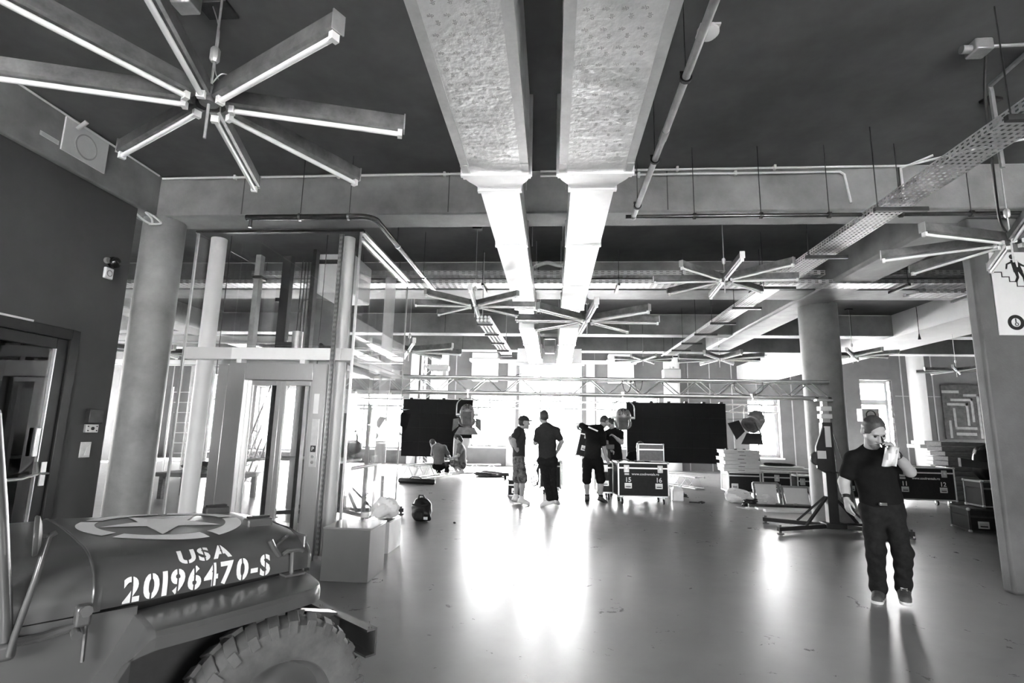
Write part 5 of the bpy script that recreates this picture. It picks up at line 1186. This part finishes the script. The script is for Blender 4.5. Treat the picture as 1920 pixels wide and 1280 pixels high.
# ================================================================== FLIGHT CASES
def flight_case(label, loc, rz, w, d, h, wheels=True, nums=(), text=None, handles=2, latches=2, lid=.12, lam=None, tilt=None, name='flight_case', group='black flight cases', edge=None, small=False):
    lam = lam or M_CASE; edge = edge or M_ALU
    t = thing(name, label, 'case', loc, rz, group=group)
    z0 = .15 if wheels else 0.0; z1 = z0+h; B = lambda m: m
    bd = lambda mb, nm, m, par=None, bev=0: mb.build(nm, m, par or t, w=False, bevel=bev)
    bd(MB().box(.012, w-.012, .012, d-.012, z0+.01, z1-lid-.006), 'body', lam)
    bd(MB().box(.012, w-.012, .012, d-.012, z1-lid, z1-.01), 'lid', lam)
    e = .028 if not small else .02
    for x in (0, w-e):
        for y in (0, d-e): bd(MB().box(x, x+e, y, y+e, z0, z1), 'corner_profile', edge, bev=.004)
    for z in (z0, z1-e):
        for y in (0, d-e): bd(MB().box(e, w-e, y, y+e, z, z+e), 'edge_profile', edge, bev=.003)
        for x in (0, w-e): bd(MB().box(x, x+e, e, d-e, z, z+e), 'edge_profile', edge, bev=.003)
    for y in (-.004, d-.016): bd(MB().box(e, w-e, y, y+.02, z1-lid-.016, z1-lid+.012), 'lid_profile', edge)
    ms = MB().sphere((0,0,0), .028 if not small else .02, 10, 8).mesh('ball_corner', M_GALV)
    for x in (.012, w-.012):
        for y in (.012, d-.012):
            for z in (z0+.012, z1-.012): o = link('ball_corner', ms, t, w=False); o.location = (x, y, z)
    for k in range(latches):
        x = w*(.17 if latches > 1 else .5)+(w*.66*k if latches > 1 else 0); l = bd(MB().box(x-.055, x+.055, -.012, 0.002, z1-lid-.09, z1-lid+.06), 'latch', M_GALV, bev=.006)
        bd(MB().box(x-.022, x+.022, -.02, -.01, z1-lid-.03, z1-lid+.02), 'latch_tongue', M_ALU, l, .003)
    for k in range(handles):
        x = w*(.2 if handles > 1 else .5)+(w*.6*k if handles > 1 else 0); hz = z0+h*.32
        p = bd(MB().box(x-.075, x+.075, -.008, .003, hz-.055, hz+.055), 'handle_dish', M_ALU, bev=.008)
        bd(MB().box(x-.055, x+.055, -.010, -.006, hz-.035, hz+.03), 'dish_recess', M_GALV, p); bd(MB().box(x-.05, x+.05, -.018, -.009, hz-.03, hz-.012), 'handle_grip', M_BLACK, p, .004)
    for k, n in enumerate(nums):
        g_ = text_mb(n, .13, .003, 'CENTER'); x = w*(.2+.6*k)
        bd(MB().add([(x+p[0], -.0015, z0+h*.43+p[1]) for p in g_.v], g_.f), 'case_number', M_INKW)
    if text:
        g_ = text_mb(text, .07, .001, 'CENTER'); bd(MB().add([(w*.54+p[0], -.0015, z0+h*.625+p[1]) for p in g_.v], g_.f), 'lettering', M_INKW)
        bd(MB().box(w*.13, w*.22, -.0015, .0, z0+h*.625, z0+h*.68), 'sticker', M_GALV)
    if wheels:
        for x in (.1, w-.1):
            for y in (.1, d-.1):
                c = bd(MB().box(x-.04, x+.04, y-.04, y+.04, z0-.012, z0).box(x-.03, x-.022, y-.02, y+.02, .05, z0-.01).box(x+.022, x+.03, y-.02, y+.02, .05, z0-.01), 'caster_fork', M_GALV)
                bd(MB().cyl((x-.018, y, .055), (x+.018, y, .055), .055, n=16), 'caster_wheel', M_BLACK, c)
    return t
WWW = 'www.coolrentals.ro'
flight_case('large black flight case numbered 15 and 16 with an open small case on top', (1.36, 11.42, 0), R(4), 1.05, .62, .70, nums=('15', '16'), text=WWW)
flight_case('narrow black flight case between the bending man and the numbered case', (.98, 12.0, 0), R(2), .36, .55, .66, latches=1, handles=1)
flight_case('small open flight case lid standing on the case numbered 15 and 16', (1.84, 11.78, .852), R(4), .55, .16, .37, wheels=False, handles=0, latches=0, lam=M_CASEG, small=True)
tc_ = flight_case('tilted flight case carried beside the bending man', A_(1078, 853, 12.2), 0, .34, .42, .62, wheels=False, handles=1, latches=1, small=True)
tc_.rotation_euler = (0, R(13), 0)
flight_case('small black case on the floor behind the man in camouflage shorts', (-.98, 12.3, 0), 0, .33, .4, .36, wheels=False, handles=1, latches=0, small=True)
flight_case('black flight case behind the man in dark polo shirt', (-.28, 12.75, 0), R(-5), .5, .5, .62, handles=1, latches=1)
for i, dx in enumerate((0, .05, .1)):
    cable('cable', ['outer', 'middle', 'inner'][i]+' loop of the cable coil hanging between the two standing men', [(-.2+dx*.5, 12.85, .79), (-.33+dx, 12.72, .79), (-.46+dx, 12.6, .5), (-.42+dx, 12.52, .22), (-.3, 12.55, .3+dx), (-.3-dx*.3, 12.62, .55), (-.24, 12.72, .785), (-.1, 12.85, .785)], .012, M_DARKM)
# things lying on the numbered case
def crumple(name, label, cat, c, r, m, seed=1, amp=.25, nu=22, nv=14, flat=1.0):
    rnd = random.Random(seed); ph = [(rnd.uniform(0, 6), rnd.uniform(2, 7), rnd.uniform(2, 7)) for _ in range(7)]
    mb = MB(); mb.sphere((0, 0, 0), 1.0, nu, nv); out = []
    for p in mb.v:
        f = 1+amp*sum(math.sin(a+b*p[0]+c_*p[1]*1.3+b*p[2]) for a, b, c_ in ph)/4
        q = Vector((p[0]*r[0]*f, p[1]*r[1]*f, p[2]*r[2]*f)); q.z = max(q.z, -r[2]*flat); out.append(tuple(q+Vector(c)))
    mb.v = out; return tag(mb.build(name, m), label, cat)
def sheet(label, c, w, d, rz, seed, m=None, cat='paper', name='paper_sheet'):
    rnd = random.Random(seed); n = 6; rg = []
    for j in range(n+1): rg.append([Vector(((i/n-.5)*w*math.cos(rz)-(j/n-.5)*d*math.sin(rz), (i/n-.5)*w*math.sin(rz)+(j/n-.5)*d*math.cos(rz), .004+.008*rnd.random()+.012*math.sin(i*1.3+seed)*(j/n)))+Vector(c) for i in range(n+1)])
    o = MB().loft(rg).build(name, m or M_PAPER); q = o.modifiers.new('thickness', 'SOLIDIFY'); q.thickness = .003; return tag(o, label, cat)
sheet('white sheet of paper at the right end of the numbered case', (2.2, 11.62, .858), .4, .2, .2, 3)
sheet('white sheet of paper in the middle of the numbered case', (1.78, 11.58, .858), .3, .18, -.2, 5)
cable('cable', 'short black cable lying on the numbered case', [(1.6, 11.55, .865), (1.75, 11.5, .87), (1.85, 11.56, .865), (1.95, 11.5, .87), (2.05, 11.54, .865)], .012)
cable('cable', 'tangled dark cable at the left end of the numbered case', [(1.4, 11.6, .866), (1.5, 11.66, .88), (1.45, 11.75, .87), (1.56, 11.8, .875), (1.6, 11.66, .87)], .012)
# camera between the two men
t = thing('video_camera', 'dark video camera on a low tripod between the bending man and the man in black', 'camera', (1.2, 12.25, .815))
c0 = A_(1143, 838, 12.25)
MB().box(c0.x-.1, c0.x+.1, c0.y-.08, c0.y+.08, c0.z-.05, c0.z+.06).build('body', M_BLACK, t, bevel=.01); MB().cyl(c0+V(-.08, 0, .0), c0+V(-.2, -.03, .02), .04, n=14).build('lens', M_DARKM, t)
for a in (90, 210, 330): MB().cyl(c0+V(0, 0, -.05), V(min(c0.x+.1*math.cos(R(a)), 1.3), c0.y+.1*math.sin(R(a)), .812), .012, n=8).build('tripod_leg', M_BLACK, t)
# ------------------------------------------------------------------ right of the case: can, tools
t = thing('jerry_can', 'translucent white plastic can on the floor right of the numbered case', 'canister', (2.74, 12.3, 0))
MB().box(2.62, 2.86, 12.2, 12.38, 0, .24).build('body', M_PLASTIC, t, bevel=.03); MB().hexa([(2.62,12.2,.24),(2.86,12.2,.24),(2.86,12.38,.24),(2.62,12.38,.24),(2.66,12.23,.3),(2.82,12.23,.3),(2.82,12.35,.3),(2.66,12.35,.3)]).build('shoulder', M_PLASTIC, t, bevel=.01)
MB().tube([(2.66, 12.29, .29), (2.68, 12.29, .35), (2.76, 12.29, .35), (2.78, 12.29, .3)], .014).build('grip', M_PLASTIC, t); MB().cyl((2.82, 12.29, .29), (2.82, 12.29, .335), .025).build('cap', M_PLASTIC, t)
cable('cable', 'coiled dark strap on the floor right of the plastic can', [(3.0+.12*math.cos(a)*(1-.03*a), 12.9+.1*math.sin(a), .02+.006*a) for a in [k*.7 for k in range(22)]], .014, M_DARKM, sub=3)
t = thing('truss_clamp', 'dark clamp tool lying on the floor in front of the coiled strap', 'tool', (3.05, 11.95, 0))
MB().bar((2.92, 12.0, .02), (3.12, 11.9, .025), .03, .03).build('handle', M_DARKM, t, bevel=.006); MB().tube([(3.1, 11.92, .03), (3.17, 11.95, .04), (3.2, 11.88, .035), (3.14, 11.84, .03)], .018).build('jaw', M_DARKM, t)
# ------------------------------------------------------------------ white crates on a case
flight_case('black flight case carrying the stack of white crates', (4.06, 13.0, 0), R(-4), .72, .7, .46, handles=2, latches=0, lid=.08)
for k in range(6):
    z = .612+k*.083; dx = random.uniform(-.02, .02)
    t = thing('crate', ['bottom', 'second from bottom', 'third from bottom', 'fourth from bottom', 'fifth from bottom', 'topmost'][k]+' white flat crate of the stack right of the wide screen', 'crate', (4.0+dx, 13.02, z), R(-4+random.uniform(-2, 2)), group='white crates')
    MB().box(0, .78, 0, .66, 0, .078).build('box', M_WOODL, t, w=False, bevel=.004); MB().box(.32, .46, -.004, .002, .035, .045).build('hand_slot', M_BLACK, t, w=False)
    MB().box(-.008, .788, -.008, .668, .066, .079).build('rim', M_WOODL, t, w=False)
for k in range(3): tag(MB().box(4.1+.2*k, 4.16+.2*k, 13.2, 13.26, 1.108, 1.135).build('clip', M_BLACK, bevel=.005), ['left', 'middle', 'right'][k]+' small black clip on the topmost white crate', 'clip')
# pile around the second case
flight_case('black flight case with pale boards on its lid beside the white crates', (4.85, 13.05, 0), R(-6), .62, .6, .48, handles=1, latches=1)
flight_case('black flight case between the boarded case and the winch tower', (5.58, 12.95, 0), R(-4), .64, .6, .42, handles=2, latches=2)
for k, (x, y, z, w_, d_, a, m) in enumerate(((4.75, 13.0, .64, 1.15, .5, -5, M_WOODL), (4.72, 13.02, .685, 1.2, .42, -8, M_CONCL), (4.8, 13.1, .725, 1.0, .4, -3, M_WOODL))):
    o = MB().box(0, w_, 0, d_, 0, .035).build('board', m, bevel=.004); o.location = (x, y, z); o.rotation_euler = (0, 0, R(a)); tag(o, ['lowest', 'middle', 'topmost'][k]+' flat board on the case beside the white crates', 'board', 'boards on the case')
crumple('cloth', 'dark crumpled strip lying on the topmost board', 'cloth', (5.3, 13.25, .79), (.32, .09, .035), M_TEEG, 4, .35)
def leaning_frame(label, a, b, h, m, th=.04):
    t = thing('metal_frame', label, 'frame', a); a = Vector(a); b = Vector(b); u = V(0, .12, h)
    for p, q in ((a, b), (a+u, b+u), (a, a+u), (b, b+u)): MB().bar(p+V(0,0,th/2), q+V(0,0,th/2), th, th).build('rail', m, t)
    d_ = (b-a).normalized(); MB().hexa([a+d_*.04+V(0,.01,.03), b-d_*.04+V(0,.01,.03), b-d_*.04+V(0,.018,.03), a+d_*.04+V(0,.018,.03), a+d_*.04+u+V(0,.01,0), b-d_*.04+u+V(0,.01,0), b-d_*.04+u+V(0,.018,0), a+d_*.04+u+V(0,.018,0)]).build('panel', G_CLEAR if m is M_ALU else M_WHITE, t)
leaning_frame('framed white panel leaning against the cases, left one', (4.35, 12.15, 0), (4.85, 12.1, 0), .42, M_PIPE)
leaning_frame('framed white panel leaning against the cases, right one', (4.92, 12.1, 0), (5.45, 12.0, 0), .36, M_PIPE)
leaning_frame('empty steel frame leaning in front of the winch tower', (5.4, 11.85, 0), (6.1, 11.6, 0), .38, M_ALU)
for k, (x, y, ln, a, m, w_, h_) in enumerate(((4.0, 11.55, 1.9, -3, M_DARKM, .1, .07), (4.05, 11.2, 1.6, -2, M_WOODL, .22, .04), (4.1, 10.95, 1.4, 1, M_WOODL, .14, .05), (5.0, 11.75, .9, 62, M_CONCL, .06, .05))):
    o = MB().box(0, ln, 0, w_, 0, h_).build('plank', m, bevel=.006); o.location = (x, y, 0); o.rotation_euler = (0, 0, R(a))
    tag(o, ['dark steel bar lying on the floor left of the winch tower', 'wide pale plank on the floor behind the winch legs', 'narrow pale plank nearest the winch legs', 'short pale batten lying askew by the leaning frames'][k], 'plank')
crumple('plastic_wrap', 'crumpled clear plastic on the floor before the white crates', 'plastic', (4.05, 12.35, .13), (.26, .2, .15), M_PLASTIC, 9, .4, flat=.85)
crumple('plastic_wrap', 'smaller crumpled plastic beside the dark cable heap', 'plastic', (4.45, 11.9, .1), (.16, .14, .11), M_PLASTIC, 12, .4, flat=.85)
for k in range(4): cable('cable', ['first', 'second', 'third', 'fourth'][k]+' twist of the dark cable heap on the floor before the crates', [(4.1+.16*math.cos(a+k)+.02*k, 11.85+.1*math.sin(1.3*a+k), .02+.03*k+.015*math.sin(2*a)) for a in [j*.8 for j in range(12)]], .016, M_DARKM, sub=4, group='cable heap')
sheet('white paper lying on the floor in front of the dark cable heap', (4.0, 11.45, .0), .5, .3, .5, 8)
t = thing('light_stand', 'thin black tripod stand under the lamp with barn doors', 'stand', (4.98, 14.2, 0))
lx = A_(1424, 860, 14.2).x; MB().cyl((lx, 14.2, .2), (lx, 14.2, 1.5), .014, n=8).build('pole', M_BLACK, t); MB().cyl((lx, 14.2, 1.17), (lx+.14, 14.2, 1.2), .012, n=6).build('crank', M_BLACK, t)
for a in (200, 320, 80): MB().cyl((lx, 14.2, .75), (lx+.5*math.cos(R(a)), 14.2+.5*math.sin(R(a)), .0), .012, n=6).build('leg', M_BLACK, t)
# ------------------------------------------------------------------ right side
x0_ = A_(1672, 900, 12.5).x
flight_case('large black flight case numbered 11 and 12 behind the walking man', (x0_, 12.5, 0), R(-2), 1.28, .62, .70, nums=('11', '12'), text=WWW)
flight_case('black flight case left of the case numbered 11 and 12, hidden by the walking man', (6.32, 12.45, 0), R(3), .85, .62, .66, text=WWW)
ORD = 'first second third fourth fifth sixth seventh eighth ninth tenth eleventh twelfth thirteenth fourteenth fifteenth'.split()
for k in range(13):
    z = k*.108; ox = random.uniform(-.06, .06)+(-.12 if k > 10 else 0)
    o = MB().box(0, 1.3, 0, .5, 0, .1).build('board', M_WOOD, bevel=.008); o.location = (atY(1778, 880, 13.15).x+ox, 13.15, z); tag(o, ORD[k]+' dark board from the floor in the tall stack beside the concrete partition', 'board', 'dark stacked boards')
for k in range(15):
    z = k*.095; ox = random.uniform(-.1, .12)-(.25 if k > 12 else 0)
    o = MB().box(0, .8, 0, .5, 0, .088).build('board', M_WOODL, bevel=.006); o.location = (atY(1757, 880, 13.9).x+ox, 13.9, z); tag(o, ORD[k]+' pale board from the floor in the staggered stack right of the numbered cases', 'board', 'pale stacked boards')
flight_case('low black case on the floor beside the concrete partition', (6.62, 9.35, 0), R(-12), .95, .6, .36, wheels=False, latches=0, edge=M_DARKM)
flight_case('black case standing on the low case beside the concrete partition', (6.98, 9.5, .362), R(-8), .6, .5, .42, wheels=False, handles=0, latches=0, edge=M_PIPE)
o = crumple('bag', 'black bag slumped on the upper case beside the concrete partition', 'bag', (7.3, 9.75, 1.06), (.2, .16, .29), M_BLACK, 5, .3, flat=.95)
t = thing('black_board', 'black board resting on the bag beside the concrete partition', 'board', (7.0, 9.75, 1.05)); MB().hexa([(6.78,9.6,1.0),(7.3,9.6,.96),(7.3,9.66,.96),(6.78,9.66,1.0),(6.78,9.6,1.14),(7.3,9.6,1.06),(7.3,9.66,1.06),(6.78,9.66,1.14)]).build('board', M_BLACK, t)
t = thing('speaker_box', 'dark loudspeaker on a stand by the right window', 'speaker', (11.2, 20, 0))
MB().box(10.92, 11.5, 19.85, 20.2, 2.05, 2.5).build('cabinet', M_PIPE, t, bevel=.02); MB().cyl((11.2, 20, 0), (11.2, 20, 2.05), .03).build('pole', M_BLACK, t)
MB().ring(.17, .14, .02, (11.2, 19.85, 2.27), (0, -1, 0)).build('cone_ring', M_BLACK, t)
for a in (30, 150, 270): MB().cyl((11.2, 20, .7), (11.2+.6*math.cos(R(a)), 20+.6*math.sin(R(a)), 0), .02, n=8).build('leg', M_BLACK, t)
# painting with stepped pale strokes
t = thing('painting', 'dark painting with pale maze like strokes on the far right wall', 'painting', (16.5, BACKY-.06, 1.5))
px0, px1, pz0, pz1 = 15.75, 17.6, 1.5, 3.68; yp = BACKY-.09
MB().box(px0, px1, yp, BACKY-.024, pz0, pz1).build('canvas', M_CANVAS, t)
def stroke(pts, wd):
    for (xa, za), (xb, zb_) in zip(pts, pts[1:]): MB().box(min(xa, xb)-wd/2, max(xa, xb)+wd/2, yp-.012, yp-.001, min(za, zb_)-wd/2, max(za, zb_)+wd/2).build('stroke', M_STROKE, t, bevel=.01)
stroke([(15.8, 3.4), (16.35, 3.4)], .11); stroke([(16.6, 3.27), (17.1, 3.27), (17.1, 1.6)], .1); stroke([(16.1, 3.08), (16.85, 3.08), (16.85, 2.25)], .1)
stroke([(15.95, 2.9), (16.65, 2.9), (16.65, 2.1)], .1); stroke([(16.15, 2.7), (16.15, 1.95), (16.9, 1.95)], .1); stroke([(15.95, 2.2), (15.95, 1.6)], .1); stroke([(16.2, 1.72), (16.85, 1.72)], .12)
t = thing('dome_camera', 'small dark dome camera under the right bulkhead beam', 'camera', (14.3, 22, 5.9)); dcx = A_(1690, 603, 21.9)
MB().cyl((dcx.x-.15, dcx.y, dcx.z-.4), (dcx.x-.15, dcx.y, 6.6), .05).build('drop_tube', M_GALV, t); MB().sphere(dcx, .25).build('dome', M_BLACKG, t); MB().box(dcx.x-.6, dcx.x-.25, dcx.y-.1, dcx.y+.1, dcx.z-.3, dcx.z+.1).build('housing', M_WHITE, t, bevel=.03)
# ------------------------------------------------------------------ plinths, bottle, bags
t = thing('display_plinth', 'square grey display plinth standing before the lift corner', 'plinth', (-1.92, 5.35, 0), R(0))
MB().box(-2.145, -1.69, 5.12, 5.6, 0, .465).build('body', M_PLINTH, t, bevel=.004); MB().box(-2.15, -1.685, 5.115, 5.605, .466, .482).build('top_panel', mat('mirror_top', .35, .12, .0, var=.02, spec=.8), t, bevel=.003)
bp_ = atZ(684, 979, .482)
t = thing('glass_bottle', 'clear glass bottle standing on the grey plinth', 'bottle', bp_)
MB().lathe([(.001, .0), (.034, .0), (.037, .01), (.037, .14), (.03, .18), (.014, .215), (.013, .27), (.016, .275)], bp_, n=20, caps=False).build('bottle', G_BOT, t); MB().lathe([(.016, .27), (.016, .29), (.002, .292)], bp_, n=14).build('stopper', M_ALU, t); MB().lathe([(.0385, .05), (.0385, .1)], bp_, n=20, caps=False).build('bottle_label', M_PAPER, t)
t = thing('display_plinth', 'low pale plinth with a slot behind the grey plinth', 'plinth', (-2.0, 6.6, 0))
MB().box(-2.2, -1.86, 6.3, 6.8, 0, .34).build('body', mat('pale_lacquer', .6, .3, var=.03), t, bevel=.004); MB().box(-1.99, -1.88, 6.36, 6.6, .341, .346).build('slot', M_BLACK, t)
crumple('plastic_bag', 'crumpled white plastic bag on the low pale plinth', 'bag', (-2.0, 6.62, .46), (.15, .14, .12), M_PLASTIC, 21, .3, flat=.98)
t = thing('backpack', 'black backpack slumped on the floor in the middle left', 'bag', (-2.03, 8.6, 0))
v_, f_ = sdf_mesh([ell((-2.04, 8.62, .17), (.16, .13, .19), None, .02), ell((-2.0, 8.52, .13), (.12, .07, .1), None, .03), cone((-2.14, 8.6, .2), (-2.1, 8.6, .06), .05, .06, .03), cone((-1.93, 8.58, .24), (-1.92, 8.56, .06), .04, .05, .03)], .012, clips=[((0, 0, 0.0), (0, 0, -1))], wob=.008, wf=45)
link('bag_body', mesh_of('bag_body', [(v_, f_)], M_BLACK), t)
MB().tube([(-2.08, 8.55, .34), (-2.06, 8.5, .4), (-2.0, 8.5, .4), (-1.98, 8.55, .34)], .012).build('carry_loop', M_BLACK, t); MB().box(-2.12, -1.96, 8.4, 8.5, .04, .17).build('front_pocket', M_TEEG, t, bevel=.035); MB().tube([(-2.16, 8.5, .26), (-2.05, 8.44, .24), (-1.92, 8.46, .27)], .012).build('strap', M_TEEG, t); MB().box(-1.96, -1.9, 8.42, 8.44, .05, .09).build('buckle', M_WHITE, t)
t = thing('tripod_bag', 'long black tube case lying on the floor left under the screen', 'case', (-3.6, 14.4, 0)); MB().tube([(-4.1, 14.5, .07), (-4.06, 14.5, .07), (-3.1, 14.3, .07), (-3.06, 14.3, .07)], [.05, .07, .07, .05], 14).build('tube', M_BLACK, t); MB().tube([(-3.8, 14.4, .12), (-3.7, 14.36, .18), (-3.5, 14.32, .18), (-3.4, 14.32, .12)], .012).build('grip', M_BLACK, t)
crumple('cloth', 'dark canvas heap lying flat on the floor near the left window', 'cloth', (-1.95, 17.4, .06), (.45, .25, .09), M_GREYC, 6, .35, flat=.6)
t = thing('drill', 'small power tool on the floor beside the canvas heap', 'tool', (-1.35, 16.6, 0)); MB().cyl((-1.5, 16.6, .14), (-1.28, 16.55, .14), .05).build('motor', M_DARKM, t); MB().bar((-1.42, 16.6, .12), (-1.4, 16.55, .0), .06, .06).build('grip', M_BLACK, t); MB().box(-1.3, -1.15, 16.5, 16.62, 0, .06).build('battery', M_WHITE, t, bevel=.01)
for i, (x, y, l) in enumerate(((-2.7, 17.9, 'coiled pale cable by the short low truss, left'), (-2.3, 18.0, 'coiled pale cable by the short low truss, right'))): cable('cable', l, [(x+.2*math.cos(a), y+.15*math.sin(a), .02+.004*a) for a in [k*.8 for k in range(16)]], .012, M_GALV, sub=3)
c_ = atZ(852, 981, .0); crumple('scrap', 'tiny dark scrap lying alone on the floor', 'scrap', (c_.x, c_.y, .012), (.02, .018, .014), M_BLACK, 3, .3)
# ------------------------------------------------------------------ left bay behind the lift
t = thing('ladder_rack', 'white ladder rack seen between the corner column and the lift post', 'rack', A_(345, 850, 14.0))
for k in range(7):
    p = A_(326, 735+k*19, 14.0); q = A_(358, 735+k*19, 14.0); MB().cyl(p, q, .012, n=6).build('rung', M_WHITE, t)
for px in (326, 358): a = A_(px, 725, 14.0); MB().cyl(a, (a.x, a.y, 0), .018, n=6).build('upright', M_WHITE, t)
t = thing('work_bench', 'low dark bench seen through the left lift glass', 'table', (-6.2, 10.2, 0)); MB().box(-7.6, -5.9, 10.0, 10.8, .42, .5).build('top', M_WOOD, t, bevel=.01)
for x in (-7.5, -6.0):
    for y_ in (10.08, 10.7): MB().box(x-.04, x+.04, y_-.04, y_+.04, 0, .42).build('leg', M_WOOD, t)
crumple('cloth', 'dark bundle lying on the low bench in the left bay', 'cloth', (-6.8, 10.4, .58), (.5, .22, .1), M_TEEG, 15, .25, flat=.8)
